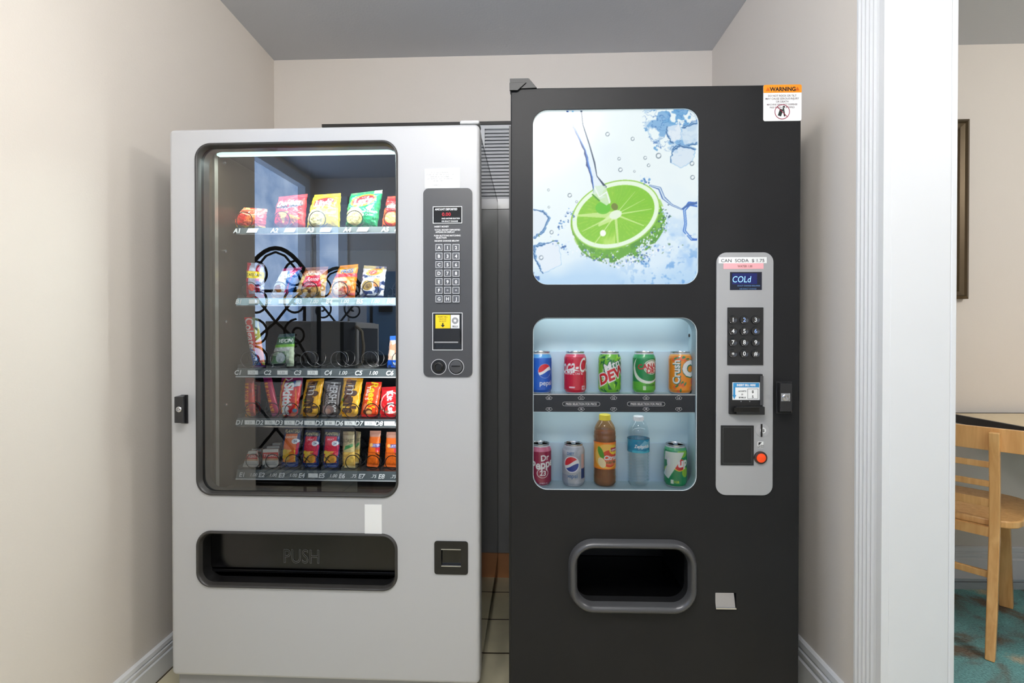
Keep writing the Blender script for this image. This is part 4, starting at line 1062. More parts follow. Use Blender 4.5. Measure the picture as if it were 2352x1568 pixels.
pack('medicine_carton', [(628, 1023), (646, 1023), (645, 1076), (624, 1076)], 'E', tyl, 'white medicine carton, rearmost of three on the bottom tray', 'medicine', ge, .300, .006, card=True)
pack('medicine_carton', [(615, 1028), (644, 1027), (643, 1077), (613, 1077)], 'E', tyl, 'white medicine carton, middle one of three on the bottom tray', 'medicine', ge, .262, .006, card=True)
pack('medicine_carton', [(606, 1033), (641, 1032), (641, 1078), (605, 1078)], 'E', tyl, 'upright white medicine carton with red band, front of three on the bottom tray', 'medicine', ge, .222, .006, card=True)
pack('nut_pack', [(655, 984), (693, 984), (684, 1084), (644, 1084)], 'E', pl_o, 'navy nut pack with orange panel on the bottom tray', 'nuts', ge, .223, .012)
pack('nut_pack', [(700, 991), (736, 992), (732, 1085), (692, 1085)], 'E', pl_r, 'navy nut pack with red panel, left one of two on the bottom tray', 'nuts', ge, .223, .012)
pack('nut_pack', [(746, 989), (781, 991), (779, 1083), (740, 1083)], 'E', pl_r, 'navy nut pack with red panel, right one of two on the bottom tray', 'nuts', ge, .223, .012)
pack('cracker_pack', [(818, 992), (829, 994), (826, 1070), (814, 1072)], 'E', crk, 'tan cracker pack behind another on the bottom tray', 'crackers', ge, .275, .008)
pack('cracker_pack', [(788, 993), (814, 993), (816, 1081), (787, 1080)], 'E', crk, 'tan and yellow cracker pack with green stripe on the bottom tray', 'crackers', ge, .223, .010)
pack('cracker_pack', [(850, 992), (875, 992), (870, 1082), (842, 1080)], 'E', chz, 'orange cracker pack standing behind an open coil on the bottom tray', 'crackers', ge, .235, .010)
pack('cracker_pack', [(888, 995), (918, 995), (915, 1083), (883, 1081)], 'E', chz, 'orange cracker pack at right end of the bottom tray, cut by the window edge', 'crackers', ge, .235, .010)
# ------------------------------------------------------------------ drinks machine (right)
R = Frame(0.391, 1.37, -0.0115)
dm = tag(empty('drink_vending_machine', R.M), 'black drinks vending machine with lit lime picture, beside the right wall', 'vending machine')
def RR(*a, yl=0.0): return R.rect(*a, yl=yl)
M_dark = mat('black_textured', (30, 30, 31), 0.5, spec=.22, noise=(5, .25), bump=(700, .25, .0006))
M_blk = mat('cabinet_black', (24, 24, 25), .4)
M_cp = mat('silver_plate', (170, 170, 171), .38, .15)
ex0, ex1, _, ez1 = R.rect(1173, 198, 1838, 1400); ez0 = .045
sg = RR(1224, 249, 1605, 653); ds = RR(1224, 729, 1601, 1126); pt = RR(1322, 1256, 1582, 1386); cr_ = RR(1643, 1361, 1691, 1398)
MB().panel(lambda i: rrect(ex0 + i, ex1 - i, ez0 + i, ez1 - i, .006 - i, 4), [rrect(*sg, .042, 10), rrect(*ds, .042, 10), rrect(*pt, .045, 10), rrect(*cr_, .001, 2)], 0, .04, .004).build('door', M_dark, dm)
b = MB(); y0, y1 = .04, .83
b.box(ex0 - .006, ex0 + .015, y0, y1, ez0, ez1 - .09); b.box(ex1 - .02, ex1 - .005, y0, y1, ez0, ez1 - .004); b.box(ex0 + .004, ex1 - .005, y0, y1, ez1 - .02, ez1 - .004)
b.box(ex0, ex1 - .005, y0, y1, ez0, ez0 + .02); b.box(ex0, ex1 - .005, y1 - .02, y1, ez0, ez1 - .004); b.box(ex0 + .004, ex0 + .015, y0, y1, ez1 - .09, ez1 - .004)
b.build('cabinet', M_blk, dm)
for sx in (ex0 + .05, ex1 - .05):
    for sy in (.08, y1 - .06): MB().lathe([(.03, 0), (.03, .012), (.014, .02), (.014, ez0)], c=(sx, sy, 0), n=16).build('leg', M_black, dm)
f = RR(1173, 182, 1230, 203)
b = MB(); b.plate([(f[0] - .002, ez1 - .004), (f[1] + .004, ez1 - .002), (f[1] - .018, f[3]), (f[0] - .002, f[3])], [], -.004, .03); b.plate([(f[0] - .003, ez1 - .01), (f[0] + .02, ez1 - .01), (f[0] + .045, ez1 + .012), (f[0] - .003, ez1 + .012)], [], -.008, -.003)
b.box(f[0] - .002, f[1] - .02, -.002, .03, f[3] - .002, f[3] + .002, M_panel)
b.build('hinge_bracket', mat('hinge_black', (14, 14, 15), .5), dm, bevel=.001)
# ---- lit picture sign
def paint_sign():
    c = Canvas(381 / 404, 404, 2, (236, 248, 250)); A = c.asp
    def q(x, y): return ((x - 85) / 1362 * A, 1 - (y - 65) / 1442)     # picture coordinates measured on a 1532-wide view
    def S(w): return w / 1442
    def pl(pts): return [q(*p) for p in pts]
    n1 = fbm(c.h, c.w, 3, 4, 1); n2 = fbm(c.h, c.w, 10, 4, 2); n3 = fbm(c.h, c.w, 34, 4, 3); n4 = fbm(c.h, c.w, 20, 5, 4)
    X = c.X / A; Y = c.Y
    g = np.clip((.42 - Y + .28 * (X - .5)) * 1.5 + (n1 - .5) * .8, 0, 1); c.fill(g, (196, 222, 248), .9)
    c.fill(np.clip((.14 - Y) * 8 + (n1 - .5) * 2, 0, 1), (176, 212, 242), .8)
    c.fill(np.clip((n2 - .52) * 6, 0, 1) * np.clip((.5 - Y) * 3, 0, 1) * np.clip((X - .45) * 3, 0, 1), (150, 194, 240), .7)
    c.fill(np.clip((n3 - .58) * 9, 0, 1) * np.clip((.36 - Y) * 4, 0, 1) * np.clip((X - .5) * 4, 0, 1), (70, 140, 214), .6)
    c.fill(np.clip((n1 - .45) * 4, 0, 1) * np.clip((X - .1) * 2, 0, 1) * np.clip((Y - .5) * 3, 0, 1), (222, 236, 248), .6)
    # cloudy splash top right
    m = np.clip(1 - np.hypot((X - .86) / .22, (Y - .95) / .22), 0, 1)
    c.fill(((n4 + m * .35) > .72).astype(float) * (m > 0), (60, 140, 206), .75); c.fill(((n4 * 1.1 - m * .2) > .53).astype(float) * (m > .15), (150, 190, 226), .5)
    c.fill((np.abs(n3 - .5) < .018).astype(float) * (m > .1), (30, 90, 170), .7)
    # ice cubes
    gj = random.Random(11); blue = (20, 78, 140); lb = (120, 178, 226)
    def cube(pts, ws, fillc=(222, 234, 246)):
        P = pl(pts); c.poly(P, fillc, .85)
        for i in range(len(P)):
            a_, b_ = P[i], P[(i + 1) % len(P)]; w0 = ws[i % len(ws)]; M_ = 7; pp = []
            for k in range(M_ + 1):
                t = k / M_; j = S(7) * sin(pi * t); bow = S(10) * sin(pi * t)
                nx_, ny_ = b_[1] - a_[1], a_[0] - b_[0]; nl = math.hypot(nx_, ny_) + 1e-9
                o_ = gj.uniform(-1, 1) * j - bow * .4
                pp.append((a_[0] + (b_[0] - a_[0]) * t + nx_ / nl * o_, a_[1] + (b_[1] - a_[1]) * t + ny_ / nl * o_))
            if w0 > 15:
                wl = [S(w0 * gj.uniform(.35, 1.0)) for _ in pp]; c.line(pp, wl, (96, 150, 206), .8); c.line(pp, [x * .62 for x in wl], blue); c.line([(x + S(3), y + S(3)) for x, y in pp], [x * .22 for x in wl], (170, 210, 240))
            else: c.line(pp, [S(w0 * gj.uniform(.3, .9)) for _ in pp], lb, .7)
    cube([(1190, 215), (1290, 195), (1310, 300), (1240, 350), (1195, 290)], [8, 8, 8, 22, 20])
    cube([(1310, 225), (1446, 185), (1446, 350), (1330, 370), (1300, 280)], [30, 6, 26, 10, 10], (206, 226, 242))
    cube([(1240, 400), (1290, 368), (1415, 400), (1390, 500), (1300, 550), (1220, 505)], [30, 26, 10, 6, 8, 16], (214, 230, 244))
    cube([(85, 880), (180, 895), (230, 950), (180, 1060), (100, 1110), (85, 1100)], [22, 26, 24, 30, 10, 4], (224, 236, 246))
    cube([(110, 1180), (190, 1160), (300, 1135), (330, 1330), (180, 1400), (150, 1340), (115, 1260)], [36, 16, 6, 5, 16, 30, 32], (228, 238, 248))
    c.line(pl([(1446, 850), (1370, 840), (1330, 890), (1340, 1000), (1330, 1060), (1390, 1130), (1440, 1130)]), [S(x) for x in (40, 34, 22, 20, 24, 20, 16)], (40, 104, 200))
    c.line(pl([(1446, 850), (1370, 840), (1330, 890), (1340, 1000), (1330, 1060), (1390, 1130)]), [S(x) for x in (14, 12, 8, 6, 8, 6)], (190, 220, 246))
    c.line(pl([(1050, 690), (1130, 715), (1160, 790), (1230, 850), (1310, 885), (1360, 850), (1446, 830)]), [S(x) for x in (12, 26, 28, 16, 12, 22, 20)], (56, 104, 176))
    c.line(pl([(1050, 690), (1130, 712), (1165, 795), (1230, 850), (1310, 885)]), [S(x) for x in (5, 12, 14, 7, 5)], (206, 226, 242))
    # rind
    ce = q(772, 925); rot = .36
    for k in range(9):
        t = k / 8; cc = q(765 + 52 * t, 930 + 115 * t); c.ell(cc[0], cc[1], S(370), S(262 - 14 * t), (96 + int(20 * (1 - t)), 168, 24), rot=rot)
    dx = c.X - ce[0]; dy = c.Y - ce[1]; u = dx * cos(rot) + dy * sin(rot); v = -dx * sin(rot) + dy * cos(rot)
    low = ((u / S(385)) ** 2 + ((v + S(60)) / S(330)) ** 2 < 1) & ((u / S(366)) ** 2 + (v / S(262)) ** 2 > 1) & (v < 0)
    c.fill(low * (n3 > .52), (134, 196, 40), .6); c.fill(low * (n4 > .56), (70, 140, 14), .6)
    fr = np.clip((-(v) / S(330)) * 1.25 - .42 + (n3 - .5) * 1.8, 0, 2) * low
    c.fill((fr > .93).astype(float), (226, 240, 250), .95); c.fill(((fr > .84) & (fr < .93) & (n4 > .45)).astype(float), (60, 110, 60), .5)
    # face
    c.ell(ce[0], ce[1], S(372), S(268), (150, 206, 70), rot=rot); c.ell(ce[0], ce[1], S(362), S(258), (232, 250, 226), rot=rot); c.ell(ce[0], ce[1], S(326), S(226), (132, 202, 22), rot=rot)
    rr = np.hypot(u / S(326), v / S(226)); th = np.arctan2(v / S(226), u / S(326)); pulp = rr < 1
    ang = (th * 40 / pi); n5 = fbm(c.h, c.w, 60, 2, 6)
    c.fill(pulp * np.clip((np.sin(th * 46 + n2 * 9) - .2), 0, 1) * (n5 > .45), (176, 226, 70), .5)
    c.fill(pulp * np.clip((n2 - .48) * 5, 0, 1) * (dx < 0) * (dy < S(60)), (206, 240, 130), .65); c.fill(pulp * (dy > 0) * (dx > 0), (120, 198, 20), .45)
    for x, y, w0, w1 in ((1065, 880, 14, 5), (1000, 1015, 16, 8), (792, 1160, 22, 16), (600, 1165, 10, 8), (455, 930, 60, 14), (930, 740, 8, 3), (1010, 800, 8, 3), (640, 1010, 70, 20), (500, 1060, 20, 5)):
        x1, y1 = q(x, y); c.line([(ce[0], ce[1]), (x1, y1)], [S(w0), S(w1)], (222, 244, 180), .7)
    c.ell(ce[0], ce[1], S(52), S(34), (230, 246, 220), rot=rot); q1 = q(765, 860); c.ell(q1[0], q1[1], S(26), S(30), (110, 130, 30), rot=.5)
    q1 = q(670, 870); c.ell(q1[0], q1[1], S(62), S(50), (90, 196, 10), al=.9); q1 = q(670, 1075); c.ell(q1[0], q1[1], S(24), S(26), (250, 252, 246))
    # pouring water
    def wob(P_):
        r_ = []
        for i in range(len(P_) - 1):
            for k in range(4): t = k / 4; r_.append((P_[i][0] + (P_[i + 1][0] - P_[i][0]) * t + gj.uniform(-5, 5), P_[i][1] + (P_[i + 1][1] - P_[i][1]) * t))
        return r_ + [P_[-1]]
    Lp = [(372, 60), (405, 165), (465, 290), (520, 400), (545, 520), (575, 620), (592, 745)]; Rp = [(490, 60), (505, 190), (560, 360), (600, 500), (620, 610), (690, 700)]
    c.poly(pl(Lp + [(700, 780), (640, 800)] + Rp[::-1]), (226, 240, 250), .85)
    wl = np.interp(np.linspace(0, 6, 25), range(7), (10, 30, 14, 16, 24, 14, 6)); c.line(pl(wob(Lp)), [S(x * gj.uniform(.6, 1.2)) for x in wl], (24, 60, 130)); c.line(pl([(x + 7, y) for x, y in Lp]), [S(x) for x in (3, 10, 8, 5, 12, 7, 3)], (60, 130, 220))
    c.line(pl([(420, 60), (425, 110), (410, 165)]), [S(12), S(16), S(8)], (110, 180, 230)); c.line(pl(Rp), [S(x) for x in (14, 8, 9, 12, 6, 20)], (24, 54, 90))
    c.poly(pl([(600, 690), (690, 690), (735, 820), (700, 850), (620, 800), (585, 740)]), (214, 238, 214), .85); c.line(pl([(600, 700), (640, 780), (700, 740), (725, 830)]), S(10), (240, 250, 246)); c.line(pl([(585, 760), (640, 810)]), S(12), (70, 150, 20))
    # bubbles
    for x, y, r in ((706, 271, 17), (910, 311, 15), (800, 471, 13), (811, 561, 17), (1012, 466, 14), (1040, 527, 13), (925, 575, 9), (398, 765, 17), (225, 720, 10), (228, 860, 9), (455, 818, 10), (1395, 628, 18), (1390, 515, 18), (250, 1065, 16), (165, 1272, 18), (1175, 1070, 6), (1120, 450, 22)):
        p = q(x, y); c.ell(p[0], p[1], S(r), S(r) * 1.05, (92, 112, 130), inner=.66, al=.85); c.ell(p[0] + S(r) * .25, p[1] + S(r) * .2, S(r) * .55, S(r) * .5, (240, 248, 252), al=.9)
    # spray under the lime
    g = random.Random(3)
    for _ in range(240):
        x = g.gauss(790, 260); y = 1362 - abs(g.gauss(0, 42)) - abs(x - 790) / 3; p = q(x, y)
        if not (0 < p[0] < A): continue
        c.ell(p[0], p[1], S(g.uniform(3, 12)), S(g.uniform(3, 8)), g.choice([(240, 248, 252), (250, 252, 255), (90, 130, 90), (70, 110, 190), (190, 214, 240)]), rot=g.uniform(0, 3), al=.8)
    for _ in range(160):
        t = g.random(); x = 1150 + 40 * sin(t * 7) - 220 * t * t + g.gauss(0, 22); y = 880 + 420 * t + g.gauss(0, 20); p = q(x, y); c.ell(p[0], p[1], S(g.uniform(3, 9)), S(g.uniform(3, 9)), g.choice([(236, 246, 252), (40, 80, 110), (170, 204, 236), (80, 150, 40)]), al=.85)
    for x, y in ((360, 1200), (1020, 1250), (1000, 1330), (120, 1450), (340, 1010), (400, 920), (1010, 640)):
        for _ in range(16): p = q(x + g.gauss(0, 22), y + g.gauss(0, 26)); c.ell(p[0], p[1], S(g.uniform(3, 10)), S(g.uniform(3, 12)), g.choice([(40, 90, 160), (90, 150, 210), (220, 236, 250)]), rot=g.uniform(0, 3), al=.85)
    return c.out()
M_sign = paint_mat('sign_print', .25, .3, emission=.93)
img = paint_sign()
nv, nu = 404, 381
V, U = np.meshgrid(np.linspace(0, 1, nv), np.linspace(0, 1, nu), indexing='ij')
sx0, sx1, sz0, sz1 = sg[0] - .004, sg[1] + .004, sg[2] - .004, sg[3] + .004
Pm = np.stack([sx0 + (sx1 - sx0) * U, np.full_like(U, .010), sz0 + (sz1 - sz0) * V], -1)
grid_mesh('picture_sign', Pm, sample(img, U, V), M_sign, parent=dm)
MB().plate(rrect(sg[0] - .003, sg[1] + .003, sg[2] - .003, sg[3] + .003, .044, 10), [rrect(sg[0] + .001, sg[1] - .001, sg[2] + .001, sg[3] - .001, .041, 10)], .004, .009).build('sign_rim', mat('rim_white', (225, 235, 238), .4), dm)
# ---- display case for the sample drinks
xr = R.at(1602, 900, .008)[0]; xl = R.at(1196, 900, .008)[0]; BDp = .088
M_case = mat('case_white', (190, 215, 224), .5)
zt0 = ds[3] + .045; zb0 = R.at(1400, 1119, .02)[1]
sh_t = R.at(1412, 905, .010)[1]; sh_b = R.at(1412, 947, .010)[1]
b = MB()
b.box(xl, xr, BDp, BDp + .01, zb0 - .01, zt0); b.box(xr, xr + .006, .041, BDp + .01, zb0 - .01, zt0); b.box(xl - .006, xl, .041, BDp + .01, zb0 - .01, zt0)
b.box(xl, xr, .041, BDp + .01, zt0, zt0 + .006); b.box(xl, xr, .012, BDp, zb0 - .012, zb0)
b.box(xl, xr, .016, BDp, sh_t - .006, sh_t - .001)
b.plate(rrect(ds[0] + .0004, ds[1] - .0004, ds[2] + .0004, ds[3] - .0004, .0415, 10), [rrect(ds[0] + .002, ds[1] - .002, ds[2] + .002, ds[3] - .002, .040, 10)], .0075, .042)
b.build('display_case', M_case, dm)
b = MB()
for z0_, py in ((sh_t - .001, 807), (zb0, 1017)):
    zz = R.at(1412, py, .082)[1]; b.box(xl, xr - .004, .0835, .0875, z0_, zz)
b.build('backing_strip', mat('case_riser', (184, 208, 224), .45), dm)
for px, py in ((1579, 738), (1579, 770)):
    z = R.at(px, py, .082)[1]; MB().lathe([(.005, 0), (.005, .002), (0, .003)], axis='y', n=14).build('screw', M_black, dm).matrix_local = Matrix.Translation((xr - .0002, .075, z)) @ Matrix.Rotation(-pi / 2, 4, 'Z')
b = MB(); b.box(xl, xr - .001, .010, .0155, sh_b, sh_t, mat('strip_navy', (24, 34, 46), .3)); b.box(xl, xr - .001, .008, .0155, sh_t - .0022, sh_t, M_paper); b.box(xl, xr - .001, .0085, .0155, sh_b, sh_b + .0015, M_case)
for k, px in enumerate((1261, 1335, 1409.5, 1484, 1559)):
    for up in (0, 1):
        x, z = R.at(px, 914 if up else 939, .0095); s = 1 if up else -1
        pts = [(x - .0095, z + .001 * s), (x - .006, z - .004 * s), (x + .006, z - .004 * s), (x + .0095, z + .001 * s), (x, z + .0075 * s)]
        for i in range(5):
            p_, q_ = pts[i], pts[(i + 1) % 5]; b.tube([(p_[0], .0098, p_[1]), (q_[0], .0098, q_[1])], .0005, M_wprint, n=4)
        b.text(str((10 if up else 15) + k), x, z, .0082, .0094, M_wprint, .02)
for px in (1335, 1484):
    x, z = R.at(px, 927.5, .0095); b.plate(rrect(x - .054, x + .054, z - .006, z + .006, .0055, 5), [rrect(x - .0532, x + .0532, z - .0052, z + .0052, .005, 5)], .0094, .0099, M_wprint)
    b.text('PRESS SELECTION FOR PRICE', x, z, .0078, .0094, M_wprint, .03, sx=.88)
b.build('selection_strip', None, dm)
MB().add([(x, .006, z) for x, z in rrect(ds[0] - .004, ds[1] + .004, ds[2] - .004, ds[3] + .004, .042, 8)], [tuple(range(36))]).build('display_glass', glass_mat('clear_plastic', (1, 1, 1), 1.3), dm)
MB().plate(rrect(ds[0] - .003, ds[1] + .003, ds[2] - .003, ds[3] + .003, .044, 10), [rrect(ds[0] + .001, ds[1] - .001, ds[2] + .001, ds[3] - .001, .041, 10)], .002, .005).build('display_rim', MATS['rim_white'], dm)
b = MB(); b.box(xl + .02, xr - .02, .044, .056, zt0 - .014, zt0 - .002); b.build('display_lamp', mat('display_tube', (230, 248, 255), .5, emit=(220, 244, 255), estr=.9), dm)
b = MB(); b.box(xl + .02, xr - .02, .024, .032, sh_t - .013, sh_t - .007); b.build('display_lamp', MATS['display_tube'], dm)
for z_, pw in ((zt0 - .016, .20), (sh_t - .014, .16)):
    a = area('display_light', (0, 0, 0), (0, 0, 0), xr - xl - .04, .012, pw, (.93, .985, 1)); a.parent = dm
    a.location = ((xl + xr) / 2, .04 if pw > .18 else .026, z_); a.rotation_euler = (radians(18), 0, 0)
# ---- control plate
cpr = RR(1644, 580, 1774, 1136)
plate_ = MB().plate(rrect(*cpr, .028, 8), [], -.004, 0).build('control_plate', M_cp, dm, bevel=.001)
f = RR(1675, 625, 1748, 666); M_blue = mat('blue_screen', (8, 16, 60), .25, emit=(6, 30, 110), estr=.5)
b = MB(); b.quad(*f, -.0046, mat('screen_navy', (10, 20, 44), .2)); g = RR(1680, 628, 1737, 653); b.quad(*g, -.0048, M_blue)
M_glow = mat('led_glow', (20, 40, 120), .3, emit=(150, 205, 255), estr=1.6)
x, z = R.at(1704, 641, -.005); b.text('COLd', x, z, .025, -.0053, M_glow, .0, .15, sx=.84)
M_bluep = mat('blue_print', (110, 150, 200), .5)
x, z = R.at(1720, 656, -.005); b.text('EXACT CHANGE REQUIRED', x, z, .005, -.0052, M_bluep, .01); x, z = R.at(1718, 663, -.005); b.text('USE EXACT CHANGE', x, z, .005, -.0052, M_bluep, 0)
b.build('digital_display', None, plate_)
f = RR(1649, 591, 1759, 605); b = MB(); b.quad(*f, -.0050, M_paper); b.text('CAN  SODA  $ 1.75', (f[0] + f[1]) / 2 + .0, (f[2] + f[3]) / 2 - .001, .0125, -.0053, M_black, .005, sx=1.15); b.build('price_sticker', M_paper, plate_)
f = RR(1660, 604, 1752, 618); b = MB(); b.quad(*f, -.0046, mat('pink_tape', (244, 176, 182), .6)); b.text('WATER 1.00', (f[0] + f[1]) / 2 + .004, (f[2] + f[3]) / 2 - .001, .0095, -.0049, mat('brown_ink', (120, 70, 50), .6), .01, sx=.8); b.build('price_sticker', None, plate_)
f = RR(1669, 706, 1751, 838); kp = MB().plate(rrect(*f, .001, 2), [], -.006, -.003).build('keypad', mat('keypad_black', (30, 30, 31), .4), plate_)
M_kb = mat('button_black', (34, 34, 36), .18, coat=.5); M_kbl = mat('button_blue_print', (150, 180, 236), .5)
for i, k in enumerate(['1', '2', '3', '4', '5', '6', '7', '8', '9', '*', '0', '#']):
    x, z = R.at(1683 + 26 * (i % 3), 734 + 25.8 * (i // 3), -.008)
    b = MB(); b.lathe([(.0122, 0), (.0122, .003), (.0112, .0048), (.0100, .0042), (0, .0040)], c=(x, -.006, z), axis='y', n=28, m=M_kb); b.text(k, x, z if k != '*' else z - .003, .0165, -.0104, M_kbl if k in '26' else M_wprint, .01)
    b.build('button', M_kb, kp)
f = RR(1672, 858, 1747, 950); b = MB(); b.plate(rrect(*f, .002, 3), [], -.012, -.003, M_blk); g = RR(1683, 931, 1747, 949); b.plate(rrect(*g, .001, 2), [], -.024, -.012, M_blk)
g = RR(1686, 936, 1744, 946, yl=-.024); b.quad(*g, -.0242, M_blackg); g = RR(1740, 862, 1747, 928); b.box(g[0], g[1], -.016, -.012, g[2], g[3], M_panel)
for px in (1702, 1722): x, z = R.at(px, 922, -.012); b.add([(x - .002, -.0123, z + .002), (x + .002, -.0123, z + .002), (x, -.0123, z - .002)], [(0, 2, 1)], M_gprint)
ba = b.build('bill_acceptor', M_blk, plate_, bevel=.001)
f = RR(1682, 878, 1745, 918, yl=-.012); b = MB(); b.quad(*f, -.0124, M_paper); mb_ = mat('sticker_blue', (52, 140, 196), .5)
w_, h_ = f[1] - f[0], f[3] - f[2]
b.quad(f[0] + .002, f[1] - .002, f[3] - h_ * .28, f[3] - .001, -.0127, mb_); b.text('INSERT BILL HERE', (f[0] + f[1]) / 2, f[3] - h_ * .15, .0085, -.013, M_wprint, .04, sx=.78)
b.quad(f[0] + .002, f[0] + .008, f[2] + h_ * .25, f[3] - h_ * .28, -.0127, mb_); b.add([(f[0], -.0127, f[2] + h_ * .28), (f[0] + .005, -.0127, f[2] + .001), (f[0] + .011, -.0127, f[2] + h_ * .28)], [(0, 1, 2)], mb_)
g = (f[0] + w_ * .55, f[1] - .005, f[2] + .003, f[2] + h_ * .64); b.plate(rrect(*g, .001, 2), [rrect(g[0] + .0008, g[1] - .0008, g[2] + .0008, g[3] - .0008, .0005, 2)], -.0128, -.0125, M_black)
b.text('$', (g[0] + g[1]) / 2, g[3] - .008, .010, -.0128, M_black); b.text('5', (g[0] + g[1]) / 2, g[2] + .006, .010, -.0128, M_black); b.text('ACCEPTS', f[0] + w_ * .36, f[2] + h_ * .5, .0052, -.0128, M_black, .02); b.text('$1', f[0] + w_ * .36, f[2] + h_ * .32, .006, -.0128, M_black, .02); b.text('$5 BILLS', f[0] + w_ * .36, f[2] + h_ * .14, .0055, -.0128, M_black, .03)
b.build('bill_sticker', M_paper, ba)
f = RR(1654, 976, 1729, 1067); b = MB(); b.plate(rrect(*f, .001, 2), [], -.006, -.003, M_blk); g = (f[0] + .005, f[1] - .005, f[2] + .005, f[3] - .005); b.plate(rrect(*g, .001, 2), [rrect(g[0] + .001, g[1] - .001, g[2] + .001, g[3] - .001, .0005, 2)], -.0066, -.006, mat('dim_edge', (70, 70, 70), .4)); b.build('blank_cover', M_blk, plate_)
x, z = R.at(1751, 988, -.005)
b = MB(); c_ = lambda R0, cx=x, cz=z: [(cx + R0 * cos(a_), cz + R0 * sin(a_)) for a_ in np.linspace(0, 2 * pi, 25)[:-1]]
b.plate(c_(.0185), [], -.0048, -.004, mat('coin_plate', (182, 182, 184), .3, .3)); b.plate(c_(.008, x + .002), [], -.0056, -.0048, M_paper); b.text('$', x + .003, z, .011, -.006, M_black); b.box(x - .0045, x - .0005, -.0066, -.0048, z - .018, z + .018, M_blackg); b.build('coin_slot', None, plate_)
x, z = R.at(1747, 1021, -.005); b = MB(); b.quad(x - .008, x + .008, z - .009, z + .009, -.0046, M_paper); b.add([(x - .006, -.005, z - .002), (x - .006, -.005, z + .007), (x + .004, -.005, z + .007)], [(0, 2, 1)], M_black); b.text('COIN', x + .001, z - .002, .0055, -.005, M_black, .03); b.text('RETURN', x, z - .0065, .0042, -.005, M_black, .03); b.build('coin_label', M_paper, plate_)
x, z = R.at(1747.5, 1051, -.008); b = MB(); b.lathe([(.0178, 0), (.0178, .005), (.0135, .007)], c=(x, -.004, z), axis='y', n=32, m=mat('button_ring', (50, 30, 28), .3)); b.lathe([(.0135, .006), (.012, .009), (.006, .0105), (0, .011)], c=(x, -.004, z), axis='y', n=32, m=mat('button_red', (206, 56, 20), .25, emit=(255, 90, 20), estr=.35)); b.build('return_button', None, plate_)
# handle, delivery port, coin cup, warning
f = RR(1792, 880, 1819, 945, yl=-.030); g = RR(1781, 876, 1818, 949)
b = MB(); b.box(g[0], g[1], -.004, 0, g[2], g[3]); b.add([(f[0], -.030, f[2]), (f[1], -.030, f[2]), (f[1], -.030, f[3]), (f[0], -.030, f[3]), (g[0] + .006, -.003, g[2] + .002), (g[1], -.003, g[2] + .002), (g[1], -.003, g[3] - .002), (g[0] + .006, -.003, g[3] - .002)],
    [(0, 1, 2, 3), (0, 4, 5, 1), (1, 5, 6, 2), (2, 6, 7, 3), (3, 7, 4, 0)])
hd = b.build('lock_handle', MATS['handle_black'], dm, bevel=.0015)
x, z = R.at(1804, 912, -.03); b = MB(); b.quad(x - .012, x + .013, z - .011, z + .011, -.0303, M_gprint); b.build('lock_plate', M_gprint, hd); key_lock(x, z, -.0303, .010, hd)
MB().ring(rrect(*RR(1305, 1237, 1600, 1406), .072, 12), rrect(*RR(1326, 1259, 1580, 1382), .046, 12), -.022, .024).build('port_rim', mat('port_grey', (74, 74, 76), .3, .2), dm, sharp=85)
q = pt; b = MB(); M_void = mat('bin_black', (5, 5, 5), .5)
b.box(q[0] - .01, q[1] + .01, .042, .30, q[2] - .006, q[2] - .002, M_blackg); b.box(q[0] - .014, q[0] - .01, .042, .30, q[2], q[3], M_void); b.box(q[1] + .01, q[1] + .014, .042, .30, q[2], q[3], M_void); b.box(q[0] - .01, q[1] + .01, .042, .30, q[3] + .002, q[3] + .006, M_void); b.box(q[0] - .014, q[1] + .014, .30, .304, q[2], q[3], M_void)
b.box(q[0] - .01, q[1] + .01, .26, .265, q[2] + .06, q[2] + .063, M_black)
b.build('delivery_bin', M_void, dm)
f = cr_; b = MB(); b.box(f[0], f[1], .03, .034, f[2], f[3], M_blackg); b.add([(f[0] + .001, -.001, f[2] + .006), (f[1] - .003, -.001, f[2] + .006), (f[1] - .003, .010, f[3] - .001), (f[0] + .001, .010, f[3] - .001)], [(0, 1, 2, 3)], M_chrome); b.box(f[0], f[1] - .002, -.006, .0, f[2] + .002, f[2] + .006, M_chrome)
b.build('coin_return_flap', mat('flap_metal', (170, 170, 172), .35, .5), dm)
f = RR(1753, 195, 1841, 278); f = (f[0], ex1 + .0002, f[2], ez1 - .001)
b = MB(); b.plate(rrect(*f, .005, 4), [], -.0010, -.0002, M_paper); M_or = mat('warning_orange', (250, 146, 24), .5)
zz = f[3] - .0225; w_ = f[1] - f[0]; xm = (f[0] + f[1]) / 2
o_ = [p for p in rrect(f[0], f[1], zz, f[3], .005, 4)]; o_ = [(f[0], zz), (f[1], zz)] + [p for p in rrect(*f, .005, 4) if p[1] > zz + .001]
b.plate(o_, [], -.0014, -.0011, M_or); b.text('WARNING', xm, zz + .010, .0155, -.0018, M_black, .035, sx=.95)
M_od = mat('orange_dark', (206, 96, 10), .5)
for sx in (f[0] + .012, f[1] - .012): b.add([(sx - .006, -.0018, zz + .005), (sx + .006, -.0018, zz + .005), (sx, -.0018, zz + .016)], [(0, 1, 2)], M_od)
M_txr = mat('print_maroon', (90, 60, 66), .7)
for k, (t_, s_) in enumerate((('DO NOT ROCK OR TILT', .0078), ('MAY CAUSE SERIOUS INJURY', .0078), ('OR DEATH', .0078), ('MACHINE WILL NOT DISPENSE', .0066), ('FREE PRODUCT IF TIPPED', .0066))):
    b.text(t_, xm - .001, zz - .0085 - k * .0082, s_, -.0014, M_txr, .005, sx=.92)
cxw, czw, rw = xm - .001, f[2] + .0255, .021
M_crim = mat('print_crimson', (150, 24, 60), .6)
